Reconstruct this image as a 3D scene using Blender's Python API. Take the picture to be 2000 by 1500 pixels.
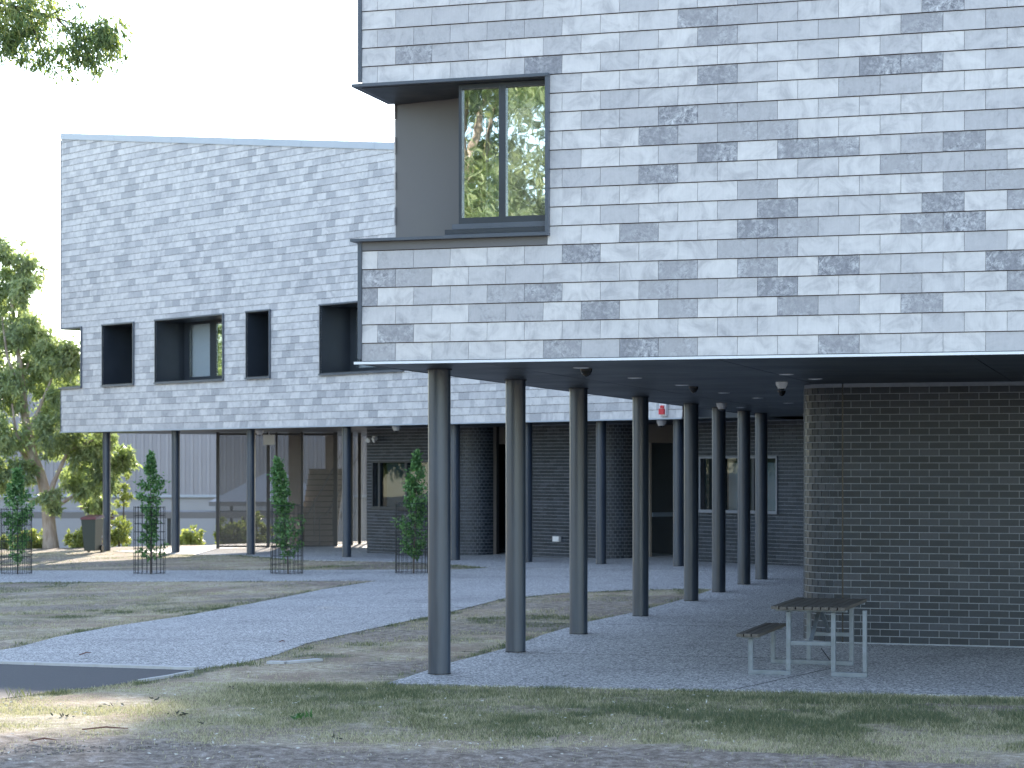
import bpy, bmesh, math, random
import numpy as np
from mathutils import Vector, Matrix
R = math.radians
random.seed(7); rng = np.random.default_rng(7)
for o in list(bpy.data.objects): bpy.data.objects.remove(o)
sc = bpy.context.scene
COL = sc.collection

# ------------------------------------------------------------------ camera
EYE = 2.23
cam_d = bpy.data.cameras.new('camera'); cam = bpy.data.objects.new('camera', cam_d); COL.objects.link(cam)
cam.location = (0, 0, EYE); cam.rotation_euler = (R(90), 0, 0)
cam_d.sensor_width = 36; cam_d.lens = 72.4; cam_d.shift_y = 0.08
cam_d.clip_start = .1; cam_d.clip_end = 3000
cam_d.dof.use_dof = True; cam_d.dof.focus_distance = 21.5; cam_d.dof.aperture_fstop = 4.0
sc.camera = cam
# ------------------------------------------------------------------ light
SUN_EL = 17.6
w = bpy.data.worlds.new('World'); sc.world = w; w.use_nodes = True
nt = w.node_tree; nt.nodes.clear()
sky = nt.nodes.new('ShaderNodeTexSky'); sky.sky_type = 'NISHITA'; sky.sun_disc = False
sky.sun_elevation = R(SUN_EL); sky.sun_rotation = 0; sky.altitude = 50
sky.air_density = 1.0; sky.dust_density = .1; sky.ozone_density = 2.0
bg = nt.nodes.new('ShaderNodeBackground'); bg.inputs[1].default_value = .15
wo = nt.nodes.new('ShaderNodeOutputWorld')
hs = nt.nodes.new('ShaderNodeHueSaturation'); hs.inputs['Saturation'].default_value = .74; nt.links.new(sky.outputs[0], hs.inputs['Color']); nt.links.new(hs.outputs[0], bg.inputs[0]); nt.links.new(bg.outputs[0], wo.inputs[0])
sl = bpy.data.lights.new('sun', 'SUN'); sl.energy = 3.2; sl.angle = R(.53); sl.color = (1, .87, .72)
so = bpy.data.objects.new('sun', sl); COL.objects.link(so); so.rotation_euler = (R(-(90 - SUN_EL)), 0, 0); so.location = (0, 60, 60)
sc.view_settings.view_transform = 'Standard'; sc.view_settings.look = 'None'
sc.view_settings.gamma = 1; sc.view_settings.use_curve_mapping = False
sc.view_settings.exposure = 2.15
sc.cycles.max_bounces = 7; sc.cycles.transparent_max_bounces = 24
sc.cycles.use_denoising = True

# ------------------------------------------------------------------ helpers
OFF = {}
def fin(me):
    me.update(); return me
class MB:
    def __init__(s): s.v = []; s.f = []; s.tone = []; s.tc = []
    def prism(s, p8, tone=0., tco=(0, 0, 0)):
        n = len(s.v); s.v += p8
        s.f += [(n, n+3, n+2, n+1), (n+4, n+5, n+6, n+7), (n, n+1, n+5, n+4), (n+1, n+2, n+6, n+5), (n+2, n+3, n+7, n+6), (n+3, n, n+4, n+7)]
        s.tone += [tone]*8; s.tc += [(p[0]+tco[0], p[1]+tco[1], p[2]+tco[2]) for p in p8]
    def box(s, x0, x1, y0, y1, z0, z1, tone=0., tco=(0, 0, 0)):
        s.prism([(x0, y0, z0), (x1, y0, z0), (x1, y1, z0), (x0, y1, z0), (x0, y0, z1), (x1, y0, z1), (x1, y1, z1), (x0, y1, z1)], tone, tco)
        return s
    def obox(s, cx, cy, ang, lx, ly, z0, z1, tone=0., tco=(0, 0, 0)):
        c, n = math.cos(ang), math.sin(ang); q = []
        for z in (z0, z1):
            for a, b in ((-lx/2, -ly/2), (lx/2, -ly/2), (lx/2, ly/2), (-lx/2, ly/2)):
                q.append((cx + a*c - b*n, cy + a*n + b*c, z))
        s.prism(q, tone, tco); return s
    def bar(s, a, b, wx, wy, up=(0, 0, 1)):
        a = Vector(a); b = Vector(b); d = (b-a).normalized(); up = Vector(up)
        if abs(d.dot(up)) > .98: up = Vector((0, 1, 0))
        sx = d.cross(up).normalized()*wx/2; sy = sx.cross(d).normalized()*wy/2; q = []
        for p in (a, b):
            for i, j in ((-1, -1), (1, -1), (1, 1), (-1, 1)): q.append(tuple(p + sx*i + sy*j))
        s.prism(q); return s
    def tube(s, pts, rad, n=8, tone=0.):
        base = len(s.v); pts = [Vector(p) for p in pts]
        if not hasattr(rad, '__len__'): rad = [rad]*len(pts)
        for i, p in enumerate(pts):
            d = (pts[min(i+1, len(pts)-1)] - pts[max(i-1, 0)]).normalized()
            a = d.cross(Vector((0, 0, 1)));
            if a.length < .05: a = d.cross(Vector((0, 1, 0)))
            a.normalize(); b = d.cross(a)
            for k in range(n):
                t = 2*math.pi*k/n; q = p + (a*math.cos(t) + b*math.sin(t))*rad[i]
                s.v.append(tuple(q)); s.tone.append(tone); s.tc.append(tuple(q))
        for i in range(len(pts)-1):
            for k in range(n):
                k2 = (k+1) % n
                s.f.append((base+i*n+k, base+(i+1)*n+k, base+(i+1)*n+k2, base+i*n+k2))
        s.f.append(tuple(base+k for k in range(n))); s.f.append(tuple(base+(len(pts)-1)*n+k for k in reversed(range(n))))
        return s
    def lathe(s, cx, cy, prof, n=24):
        return s.lathe_(cx, cy, prof, n)
    def lathe_(s, cx, cy, prof, n):
        base = len(s.v)
        for r, z in prof:
            for k in range(n):
                t = 2*math.pi*k/n; q = (cx + r*math.cos(t), cy + r*math.sin(t), z)
                s.v.append(q); s.tone.append(0.); s.tc.append(q)
        for i in range(len(prof)-1):
            for k in range(n):
                k2 = (k+1) % n; s.f.append((base+i*n+k, base+i*n+k2, base+(i+1)*n+k2, base+(i+1)*n+k))
        s.f.append(tuple(base+k for k in reversed(range(n)))); s.f.append(tuple(base+(len(prof)-1)*n+k for k in range(n)))
        return s
    def mesh(s, name, c, mat, attrs=False, smooth=False):
        me = bpy.data.meshes.new(name)
        me.from_pydata([(x-c[0], y-c[1], z-c[2]) for x, y, z in s.v], [], s.f)
        if attrs:
            at = me.attributes.new('tone', 'FLOAT', 'POINT'); at.data.foreach_set('value', s.tone)
            at = me.attributes.new('tc', 'FLOAT_VECTOR', 'POINT'); at.data.foreach_set('vector', np.array(s.tc, dtype=np.float32).ravel())
        me.materials.append(mat)
        if smooth:
            me.polygons.foreach_set('use_smooth', [True]*len(me.polygons))
            me.set_sharp_from_angle(angle=R(35))
        return fin(me)
    def build(s, name, mat, parent=None, attrs=False, smooth=False, kind=None):
        a = np.array(s.v); c = (float((a[:, 0].min()+a[:, 0].max())/2), float((a[:, 1].min()+a[:, 1].max())/2), float(a[:, 2].min()))
        return link(name, s.mesh(name, c, mat, attrs, smooth), c, parent, kind)
def link(name, me, c, parent=None, kind=None):
    o = bpy.data.objects.new(name, me); COL.objects.link(o)
    p = OFF.get(parent.name, (0, 0, 0)) if parent else (0, 0, 0)
    o.location = (c[0]-p[0], c[1]-p[1], c[2]-p[2]); OFF[o.name] = tuple(c)
    if parent: o.parent = parent
    if kind: o['kind'] = kind
    return o
def thing(name, label, cat, loc=(0, 0, 0), rz=0, group=None):
    o = bpy.data.objects.new(name, None); COL.objects.link(o); o.empty_display_size = .2
    o.location = loc; o.rotation_euler = (0, 0, rz); o['label'] = label; o['category'] = cat
    if group: o['group'] = group
    OFF[o.name] = (0, 0, 0); return o
def tag(o, label, cat, group=None):
    o['label'] = label; o['category'] = cat
    if group: o['group'] = group
    return o
def B(*a): return MB().box(*a)
def sm(a, b, x):
    t = np.clip((x-a)/(b-a), 0, 1); return t*t*(3-2*t)
def zg(X, Y):
    return -.022*np.clip(4-X, 0, 20)*sm(22, 42, Y) - .12*np.clip(Y-66, 0, 60)
def zgf(x, y): return float(zg(x, y))
def vnoise(x, y, sc_, seed=0):
    x = np.asarray(x)*sc_; y = np.asarray(y)*sc_
    xi = np.floor(x).astype(np.int64); yi = np.floor(y).astype(np.int64); fx = x-xi; fy = y-yi
    fx = fx*fx*(3-2*fx); fy = fy*fy*(3-2*fy)
    def h(i, j):
        n = (i*374761393 + j*668265263 + seed*1442695041) & 0xffffffff
        n = ((n ^ (n >> 13))*1274126177) & 0xffffffff
        return ((n ^ (n >> 16)) & 0xffff)/65535.
    return (h(xi, yi)*(1-fx)+h(xi+1, yi)*fx)*(1-fy) + (h(xi, yi+1)*(1-fx)+h(xi+1, yi+1)*fx)*fy
def fnoise(x, y, s, seed=0): return .55*vnoise(x, y, s, seed)+.3*vnoise(x, y, s*2.3, seed+1)+.15*vnoise(x, y, s*5.1, seed+2)
def inpoly(X, Y, P):
    r = np.zeros(X.shape, bool); n = len(P)
    for i in range(n):
        x0, y0 = P[i]; x1, y1 = P[(i+1) % n]
        if y0 == y1: continue
        c = ((Y >= min(y0, y1)) & (Y < max(y0, y1))) & (X < x0 + (Y-y0)*(x1-x0)/(y1-y0)); r ^= c
    return r

# ------------------------------------------------------------------ materials
def N(nt, t, **kw):
    n = nt.nodes.new(t)
    for k, v in kw.items():
        if k[0] == 'i' and k[1:].isdigit(): n.inputs[int(k[1:])].default_value = v
        elif k in n.inputs.keys() if isinstance(k, str) and not hasattr(n, k) else False: n.inputs[k].default_value = v
        else: setattr(n, k, v)
    return n
def base_mat(name, col=(.5, .5, .5), rough=.6, spec=.5, metal=0):
    m = bpy.data.materials.new(name); m.use_nodes = True; b = m.node_tree.nodes['Principled BSDF']
    b.inputs['Base Color'].default_value = (*col, 1); b.inputs['Roughness'].default_value = rough
    b.inputs['Specular IOR Level'].default_value = spec; b.inputs['Metallic'].default_value = metal
    return m, m.node_tree, b
def ramp(nt, fac, stops, interp='LINEAR'):
    r = nt.nodes.new('ShaderNodeValToRGB'); r.color_ramp.interpolation = interp; e = r.color_ramp.elements
    while len(e) < len(stops): e.new(.5)
    for q, (p, c) in zip(e, stops): q.position = p; q.color = (*c, 1) if len(c) == 3 else c
    if fac is not None: nt.links.new(fac, r.inputs[0])
    return r
def noise(nt, vec, scale, detail=4, rough=.55, dist=0):
    n = nt.nodes.new('ShaderNodeTexNoise'); n.inputs['Scale'].default_value = scale; n.inputs['Detail'].default_value = detail
    n.inputs['Roughness'].default_value = rough; n.inputs['Distortion'].default_value = dist
    if vec is not None: nt.links.new(vec, n.inputs['Vector'])
    return n
def mix(nt, a, b, fac, mode='MIX'):
    m = nt.nodes.new('ShaderNodeMix'); m.data_type = 'RGBA'; m.blend_type = mode
    for s_, v in ((m.inputs[0], fac), (m.inputs[6], a), (m.inputs[7], b)):
        if isinstance(v, (int, float)): s_.default_value = v
        elif isinstance(v, tuple): s_.default_value = (*v, 1)
        else: nt.links.new(v, s_)
    return m.outputs[2]
def mathn(nt, op, a, b=None, clamp=False):
    m = nt.nodes.new('ShaderNodeMath'); m.operation = op; m.use_clamp = clamp
    for i, v in enumerate((a, b)):
        if v is None: continue
        if isinstance(v, (int, float)): m.inputs[i].default_value = v
        else: nt.links.new(v, m.inputs[i])
    return m.outputs[0]
def attr(nt, name, vec=False):
    a = nt.nodes.new('ShaderNodeAttribute'); a.attribute_name = name; return a.outputs['Vector' if vec else 'Fac']
def mapping(nt, vec, scale=(1, 1, 1)):
    m = nt.nodes.new('ShaderNodeMapping'); m.inputs['Scale'].default_value = scale; nt.links.new(vec, m.inputs[0]); return m.outputs[0]
def bump(nt, b, h, strength=.3, dist=.01):
    n = nt.nodes.new('ShaderNodeBump'); n.inputs['Strength'].default_value = strength; n.inputs['Distance'].default_value = dist
    nt.links.new(h, n.inputs['Height']); nt.links.new(n.outputs[0], b.inputs['Normal'])
def pos(nt): return nt.nodes.new('ShaderNodeNewGeometry').outputs['Position']
def obj_co(nt): return nt.nodes.new('ShaderNodeTexCoord').outputs['Object']

def wear_mat(name, c0, c1, rough=.5, scale=3, spec=.5, metal=0, streak=None, bmp=0):
    m, nt, b = base_mat(name, c0, rough, spec, metal); p = pos(nt)
    if streak: p = mapping(nt, p, streak)
    n = noise(nt, p, scale, 6, .6)
    r = ramp(nt, n.outputs[0], [(.3, c0), (.7, c1)]); nt.links.new(r.outputs[0], b.inputs['Base Color'])
    rr = ramp(nt, n.outputs[0], [(.3, (rough*.8,)*3), (.7, (min(1, rough*1.2),)*3)]); nt.links.new(rr.outputs[0], b.inputs['Roughness'])
    if bmp: bump(nt, b, n.outputs[0], bmp, .01)
    return m

# stone-look cladding tile
def tile_mat():
    m, nt, b = base_mat('cladding_tile', rough=.62, spec=.35); tc = attr(nt, 'tc', True); t = attr(nt, 'tone')
    base = ramp(nt, t, [(0, (.64, .63, .632)), (.3, (.57, .565, .575)), (.55, (.465, .462, .48)), (.8, (.345, .345, .365)), (1, (.19, .195, .222))])
    n1 = noise(nt, tc, 4.2, 8, .68, .9); n2 = noise(nt, tc, 24, 9, .78, .6); n3 = noise(nt, mapping(nt, tc, (60, 60, 4)), 1, 3)
    dark = ramp(nt, n1.outputs[0], [(.36, (1.04, 1.04, 1.04)), (.5, (.93, .93, .935)), (.66, (.68, .68, .70))])
    c = mix(nt, base.outputs[0], dark.outputs[0], 1., 'MULTIPLY')
    # speckle, stronger on dark tiles
    sp = ramp(nt, n2.outputs[0], [(.40, (0, 0, 0)), (.62, (1, 1, 1))])
    amt = mathn(nt, 'MULTIPLY', sp.outputs[0], mathn(nt, 'ADD', mathn(nt, 'MULTIPLY', mathn(nt, 'POWER', t, 2.), .95), .12))
    patch = ramp(nt, n1.outputs[0], [(.42, (.25, .25, .25)), (.6, (1, 1, 1))])
    amt = mathn(nt, 'MULTIPLY', amt, patch.outputs[0])
    c = mix(nt, c, (.62, .63, .66), amt)
    st = ramp(nt, n3.outputs[0], [(.35, (.955, .955, .96)), (.65, (1, 1, 1))])
    c = mix(nt, c, st.outputs[0], 1., 'MULTIPLY')
    nt.links.new(c, b.inputs['Base Color']); bump(nt, b, n2.outputs[0], .12, .003)
    return m
def brick_mat():
    m, nt, b = base_mat('glazed_brick', rough=.42, spec=.34); tc = attr(nt, 'tc', True); t = attr(nt, 'tone')
    base = ramp(nt, t, [(0, (.012, .020, .032)), (.6, (.021, .031, .047)), (1, (.040, .050, .070))])
    n = noise(nt, tc, 30, 4, .6); c = mix(nt, base.outputs[0], ramp(nt, n.outputs[0], [(.3, (.75, .75, .75)), (.7, (1.2, 1.2, 1.2))]).outputs[0], 1., 'MULTIPLY')
    nt.links.new(c, b.inputs['Base Color'])
    nt.links.new(ramp(nt, n.outputs[0], [(.3, (.34, .34, .34)), (.7, (.5, .5, .5))]).outputs[0], b.inputs['Roughness'])
    bump(nt, b, n.outputs[0], .2, .004); return m
def concrete_mat():
    m, nt, b = base_mat('exposed_aggregate', rough=.8, spec=.3); p = pos(nt)
    v = nt.nodes.new('ShaderNodeTexVoronoi'); v.inputs['Scale'].default_value = 58; nt.links.new(p, v.inputs['Vector'])
    sepx = nt.nodes.new('ShaderNodeSeparateColor'); nt.links.new(v.outputs['Color'], sepx.inputs[0])
    peb = ramp(nt, sepx.outputs[0], [(0, (.05, .053, .06)), (.3, (.18, .185, .195)), (.6, (.36, .365, .38)), (.85, (.58, .58, .60)), (1, (.80, .80, .81))])
    big = noise(nt, p, .55, 5, .6); br = ramp(nt, big.outputs[0], [(.28, (.72, .72, .73)), (.45, (.98, .98, .98)), (.7, (1.12, 1.12, 1.12))])
    c = mix(nt, peb.outputs[0], br.outputs[0], 1., 'MULTIPLY')
    c = mix(nt, c, (.33, .34, .355), .22)
    nt.links.new(c, b.inputs['Base Color']); bump(nt, b, v.outputs['Distance'], .35, .006); return m
def ground_mat():
    m, nt, b = base_mat('lawn_soil', rough=.95, spec=.15); p = pos(nt); g = attr(nt, 'green'); d = attr(nt, 'dirt')
    n1 = noise(nt, p, 9, 8, .7); n2 = noise(nt, p, 60, 4, .7)
    straw = ramp(nt, n1.outputs[0], [(.3, (.22, .185, .14)), (.5, (.42, .365, .285)), (.7, (.66, .60, .50))])
    grn = ramp(nt, n1.outputs[0], [(.3, (.06, .072, .045)), (.7, (.17, .18, .12))])
    soil = ramp(nt, n1.outputs[0], [(.3, (.07, .062, .058)), (.5, (.24, .205, .18)), (.7, (.42, .39, .37))])
    n3 = noise(nt, p, .9, 6, .65); brn = ramp(nt, n3.outputs[0], [(.42, (0, 0, 0)), (.60, (.8, .8, .8))])
    st2 = mix(nt, straw.outputs[0], (.26, .195, .155), brn.outputs[0])
    c = mix(nt, st2, grn.outputs[0], g); c = mix(nt, c, soil.outputs[0], d)
    c = mix(nt, c, ramp(nt, n2.outputs[0], [(.3, (.6, .6, .6)), (.7, (1.35, 1.35, 1.35))]).outputs[0], 1., 'MULTIPLY')
    nt.links.new(c, b.inputs['Base Color']); bump(nt, b, n1.outputs[0], .8, .03); return m
def leaf_mat(name, dark, mid, light, trans=.35, rough=.5):
    m = bpy.data.materials.new(name); m.use_nodes = True; nt = m.node_tree; b = nt.nodes['Principled BSDF']; out = nt.nodes['Material Output']
    t = attr(nt, 'tone'); r = ramp(nt, t, [(0, dark), (.5, mid), (1, light)]); nt.links.new(r.outputs[0], b.inputs['Base Color'])
    b.inputs['Roughness'].default_value = rough; b.inputs['Specular IOR Level'].default_value = .4
    tr = nt.nodes.new('ShaderNodeBsdfTranslucent'); c2 = mix(nt, r.outputs[0], (1.3, 1.4, .75), 1., 'MULTIPLY'); nt.links.new(c2, tr.inputs[0])
    mx = nt.nodes.new('ShaderNodeMixShader'); mx.inputs[0].default_value = trans
    nt.links.new(b.outputs[0], mx.inputs[1]); nt.links.new(tr.outputs[0], mx.inputs[2]); nt.links.new(mx.outputs[0], out.inputs[0]); return m
def glass_mat(name, refl=.35, tint=(.5, .55, .55), rough=.01, wav=0):
    m = bpy.data.materials.new(name); m.use_nodes = True; nt = m.node_tree; nt.nodes.remove(nt.nodes['Principled BSDF']); out = nt.nodes['Material Output']
    g = nt.nodes.new('ShaderNodeBsdfGlossy'); g.inputs['Roughness'].default_value = rough; g.inputs[0].default_value = (.9, .95, .95, 1)
    t = nt.nodes.new('ShaderNodeBsdfTransparent'); t.inputs[0].default_value = (*tint, 1)
    mx = nt.nodes.new('ShaderNodeMixShader'); mx.inputs[0].default_value = refl
    if wav:
        n = noise(nt, pos(nt), 3, 2); bp = nt.nodes.new('ShaderNodeBump'); bp.inputs['Strength'].default_value = wav; bp.inputs['Distance'].default_value = .004
        nt.links.new(n.outputs[0], bp.inputs['Height']); nt.links.new(bp.outputs[0], g.inputs['Normal'])
    nt.links.new(t.outputs[0], mx.inputs[1]); nt.links.new(g.outputs[0], mx.inputs[2]); nt.links.new(mx.outputs[0], out.inputs[0]); return m
def mesh_mat(name, col, dens):
    m = bpy.data.materials.new(name); m.use_nodes = True; nt = m.node_tree; b = nt.nodes['Principled BSDF']; out = nt.nodes['Material Output']
    b.inputs['Base Color'].default_value = (*col, 1); b.inputs['Roughness'].default_value = .5
    t = nt.nodes.new('ShaderNodeBsdfTransparent'); mx = nt.nodes.new('ShaderNodeMixShader'); mx.inputs[0].default_value = dens
    nt.links.new(t.outputs[0], mx.inputs[1]); nt.links.new(b.outputs[0], mx.inputs[2]); nt.links.new(mx.outputs[0], out.inputs[0]); return m

M = {}
M['tile'] = tile_mat(); M['brick'] = brick_mat(); M['concrete'] = concrete_mat(); M['ground'] = ground_mat()
M['batten'] = base_mat('dark_backing', (.07, .045, .035), .9)[0]
M['mortar'] = wear_mat('mortar', (.20, .23, .28), (.27, .30, .355), .9, 20)
M['dark'] = wear_mat('dark_grey_metal', (.022, .029, .040), (.032, .040, .052), .42, 2)
M['trim'] = wear_mat('blue_grey_flashing', (.070, .085, .11), (.09, .105, .135), .35, 2)
M['panel'] = wear_mat('grey_lining_panel', (.125, .125, .133), (.14, .14, .15), .5, 1.5)
M['soffit'] = wear_mat('soffit_panel', (.020, .027, .038), (.026, .034, .046), .4, .8)
M['soffit_b'] = wear_mat('soffit_panel_pale', (.16, .15, .14), (.18, .17, .16), .6, .8)
M['column'] = wear_mat('column_steel', (.018, .030, .052), (.046, .064, .094), .36, 1.5, .6, 0, (5, 5, .5), .35)
M['cap'] = wear_mat('parapet_capping', (.36, .40, .46), (.42, .46, .52), .4, 1)
M['winframe'] = base_mat('grey_window_frame', (.19, .21, .25), .4)[0]
M['white'] = wear_mat('white_plastic', (.66, .67, .70), (.74, .75, .78), .4, 6)
M['edge'] = base_mat('bright_drip_edge', (.72, .76, .82), .3)[0]
M['black'] = base_mat('black_plastic', (.012, .012, .014), .25)[0]
M['asphalt'] = wear_mat('asphalt', (.045, .048, .056), (.075, .078, .09), .85, 25, .3, 0, None, .5)
M['kerb'] = wear_mat('pale_kerb', (.36, .37, .39), (.48, .49, .52), .85, 8)
M['timber'] = wear_mat('weathered_timber', (.055, .052, .050), (.13, .12, .11), .75, 4, .3, 0, (14, 2, 14), .3)
M['galv'] = wear_mat('galvanised_steel', (.12, .15, .18), (.19, .22, .26), .45, 9, .5, .3)
M['glass'] = glass_mat('window_glass', .5, (.85, .9, .9), .008, .12)
M['darkglass'] = glass_mat('tinted_glass', .04, (.55, .62, .66), .01)
M['clearglass'] = glass_mat('clear_glass', .2, (.92, .95, .97), .01)
M['blind'] = base_mat('white_blind', (.78, .80, .82), .7)[0]
M['interior'] = base_mat('interior_wall', (.55, .56, .55), .8)[0]
M['curtain'] = base_mat('interior_ceiling', (.75, .75, .72), .8)[0]
M['door'] = base_mat('dark_door', (.02, .022, .027), .35)[0]
M['bronze'] = base_mat('bronze_frame', (.30, .27, .25), .4)[0]
M['screen'] = mesh_mat('perforated_screen', (.10, .09, .085), .42)
M['screenpost'] = base_mat('screen_post', (.035, .033, .034), .5)[0]
M['stair'] = wear_mat('stair_concrete', (.44, .40, .37), (.52, .48, .45), .8, 4)
M['shed'] = wear_mat('pale_shed_cladding', (.30, .29, .31), (.34, .33, .35), .55, .5)
M['shed2'] = wear_mat('pale_shed_base', (.31, .31, .33), (.36, .36, .38), .6, .5)
M['shedroof'] = base_mat('shelter_roof', (.17, .17, .18), .6)[0]
M['barkg'] = wear_mat('gum_bark', (.24, .18, .15), (.50, .43, .38), .85, 3, .2, 0, (3, 3, .8), .4)
M['bark'] = wear_mat('thin_bark', (.06, .05, .04), (.12, .10, .09), .85, 20)
M['wire'] = base_mat('black_wire', (.018, .02, .024), .5)[0]
M['gumleaf'] = leaf_mat('gum_leaves', (.15, .195, .13), (.28, .345, .20), (.46, .51, .30), .48)
M['gumnear'] = leaf_mat('near_gum_leaves', (.07, .11, .06), (.16, .23, .10), (.42, .42, .17), .45, .4)
M['pearleaf'] = leaf_mat('street_tree_leaves', (.045, .11, .045), (.11, .24, .085), (.28, .42, .22), .38, .35)
M['bushleaf'] = leaf_mat('bush_leaves', (.11, .14, .05), (.24, .28, .10), (.42, .44, .16), .4)
M['purple'] = leaf_mat('plum_leaves', (.06, .035, .035), (.11, .06, .06), (.18, .11, .09), .3)
M['grass'] = leaf_mat('grass_blades', (.085, .115, .065), (.24, .24, .15), (.50, .46, .36), .25, .7)
M['bin'] = base_mat('bin_plastic', (.035, .045, .04), .45)[0]
M['binlid'] = base_mat('maroon_bin_lid', (.16, .05, .045), .45)[0]
M['red'] = base_mat('red_lens', (.55, .03, .05), .3)[0]
M['litter'] = base_mat('dry_leaf', (.05, .055, .04), .7)[0]
M['scrap'] = base_mat('pale_scrap', (.6, .6, .58), .8)[0]
M['stick'] = base_mat('reddish_stick', (.13, .06, .05), .8)[0]
M['bluebar'] = base_mat('door_push_bar', (.22, .28, .36), .35, .5, .3)[0]

# ------------------------------------------------------------------ ground
PATH = [(-3.42, 22.58), (-5.77, 23.30), (-8, 24.0), (-8, 24.7), (-6.3, 24.6), (-6.10, 25.47), (-6.01, 27.23), (-5.67, 29.42), (-5.07, 31.85), (-4.45, 35.43), (-3.66, 39.78), (-2.76, 42.6),
        (-11.25, 45.27), (-30, 51.0), (-30, 57.6), (-12.67, 50.96), (-8.56, 49.18), (-4.75, 47.77), (-1.15, 46.5), (-.47, 46.95), (3, 50), (15, 44), (15, 36.9),
        (3.73, 37.3), (3.17, 37.49), (2.27, 37.47), (.92, 36.95), (-.18, 35.43), (-.93, 32.28), (-1.5, 30.2), (-2.22, 27.49), (-2.59, 25.95), (-2.78, 24.31), (-3.05, 23.26)]
SLAB = [(-1.28, 20.96), (4.92, 19.8), (17, 17.55), (24, 40), (10, 46), (6, 44), (3.73, 37.47), (2.93, 34.62), (1.86, 31.45), (1.08, 29.49), (.39, 27.1), (.03, 25.42), (-.30, 24.35), (-.69, 23.19), (-1.08, 21.67)]
CSLAB = [(-8.8, 57.9), (-7.61, 57.3), (-5.61, 53.3), (-3.52, 51.54), (-2.85, 50.94), (-1.21, 48.62), (-.47, 46.83), (3, 44.0), (16, 34), (26, 42), (0, 71), (-9, 66), (-12, 62)]
ASPH = [(-3.45, 22.42), (-3.57, 21.77), (-4.13, 20.77), (-4.56, 20.16), (-4.89, 19.67), (-6, 18.7), (-9, 17.6), (-12, 17.6), (-12, 25.1), (-5.77, 23.14)]
PAVED = (PATH, SLAB, CSLAB, ASPH)
def paved(X, Y):
    m = np.zeros(X.shape, bool)
    for P in PAVED: m |= inpoly(X, Y, P)
    return m
def near_edge(X, Y, r):
    m = np.zeros(X.shape, bool)
    for a in range(8): m |= paved(X + r*math.cos(a*math.pi/4), Y + r*math.sin(a*math.pi/4))
    return m
def green_at(X, Y):
    g = sm(.42, .62, fnoise(X, Y, .75, 3))
    g2 = sm(.46, .6, fnoise(X, Y*.7, 2.2, 9))
    front = sm(-3.6, -1.6, X)*sm(21.2, 20.3, Y + .187*(X+1.28))*sm(16.2, 18.2, Y)
    g3 = fnoise(X, Y, 7., 41)
    g = np.where(Y < 22, .10*g + front*(.36+.16*g2+.10*g+.30*sm(.35, .65, g3)+.22*sm(20.0, 20.5, Y + .187*(X+1.28))), .42*g*g2)
    e = near_edge(X, Y, .22) & (Y > 20)
    return np.clip(g + (Y > 21)*.55*sm(.5, .6, fnoise(X, Y, .4, 77))*(.4+.6*g2) + e*(.25+.6*g2) + .45*(sm(-2, 4, X)*(Y < 19))*g2, 0, 1)
def dirt_at(X, Y):
    d = sm(.44, .62, fnoise(X*.6, Y, .6, 21))*np.where(Y > 22, .75, .35)
    line = 16.15 + .25*np.sin(X*1.3) - .16*np.clip(X, -4, 6)
    d2 = sm(.35, -.25, Y-line)
    d3 = sm(.47, .56, fnoise(X*.6, Y*2.5, 1.1, 33))*((Y > 18.6) & (Y < 19.25) & (X > 2.4))
    return np.clip(np.maximum(np.maximum(d, d2), d3*.9), 0, 1)
xs = np.unique(np.round(np.concatenate([[-600, -300, -150, -80, -50, -35], np.arange(-28, -7, .7), np.arange(-7, 8, .11), np.arange(8, 24, .9), [28, 40, 60, 100, 200, 600]]), 3))
ys = np.unique(np.round(np.concatenate([[-200, -100, -50, -25, -10, 0, 6, 10, 12], np.arange(13, 21, .11), np.arange(21, 30, .2), np.arange(30, 70, .5), np.arange(70, 130, 3), [150, 200, 300, 600, 1500]]), 3))
GX, GY = np.meshgrid(xs, ys); GZ = zg(GX, GY)
pm = near_edge(GX, GY, .35) | paved(GX, GY)
GZ = GZ + np.where(pm, 0, .05*(fnoise(GX, GY, 1.6, 5)-.45)) + np.where(pm, 0, dirt_at(GX, GY)*(GY < 18)*.05*(fnoise(GX, GY, 6, 15)-.4))
nx, ny = len(xs), len(ys)
V = np.stack([GX, GY, GZ], -1).reshape(-1, 3)
idx = np.arange(nx*ny).reshape(ny, nx)
Fq = np.stack([idx[:-1, :-1], idx[:-1, 1:], idx[1:, 1:], idx[1:, :-1]], -1).reshape(-1, 4)
def npmesh(name, V, Fa, mat, smooth=False, attrs=None):
    me = bpy.data.meshes.new(name); k = Fa.shape[1]
    me.vertices.add(len(V)); me.vertices.foreach_set('co', V.astype(np.float32).ravel())
    me.loops.add(Fa.size); me.loops.foreach_set('vertex_index', Fa.astype(np.int32).ravel())
    me.polygons.add(len(Fa)); me.polygons.foreach_set('loop_start', np.arange(0, Fa.size, k, dtype=np.int32))
    if smooth: me.polygons.foreach_set('use_smooth', np.ones(len(Fa), bool))
    for n, v in (attrs or {}).items():
        a = me.attributes.new(n, 'FLOAT', 'POINT'); a.data.foreach_set('value', np.asarray(v, dtype=np.float32).ravel())
    me.materials.append(mat); me.update(calc_edges=True); me.validate(); return me
gnd = link('ground', npmesh('ground', V, Fq, M['ground'], True, {'green': green_at(GX, GY), 'dirt': dirt_at(GX, GY)}), (0, 0, 0)); gnd['kind'] = 'structure'

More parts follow.
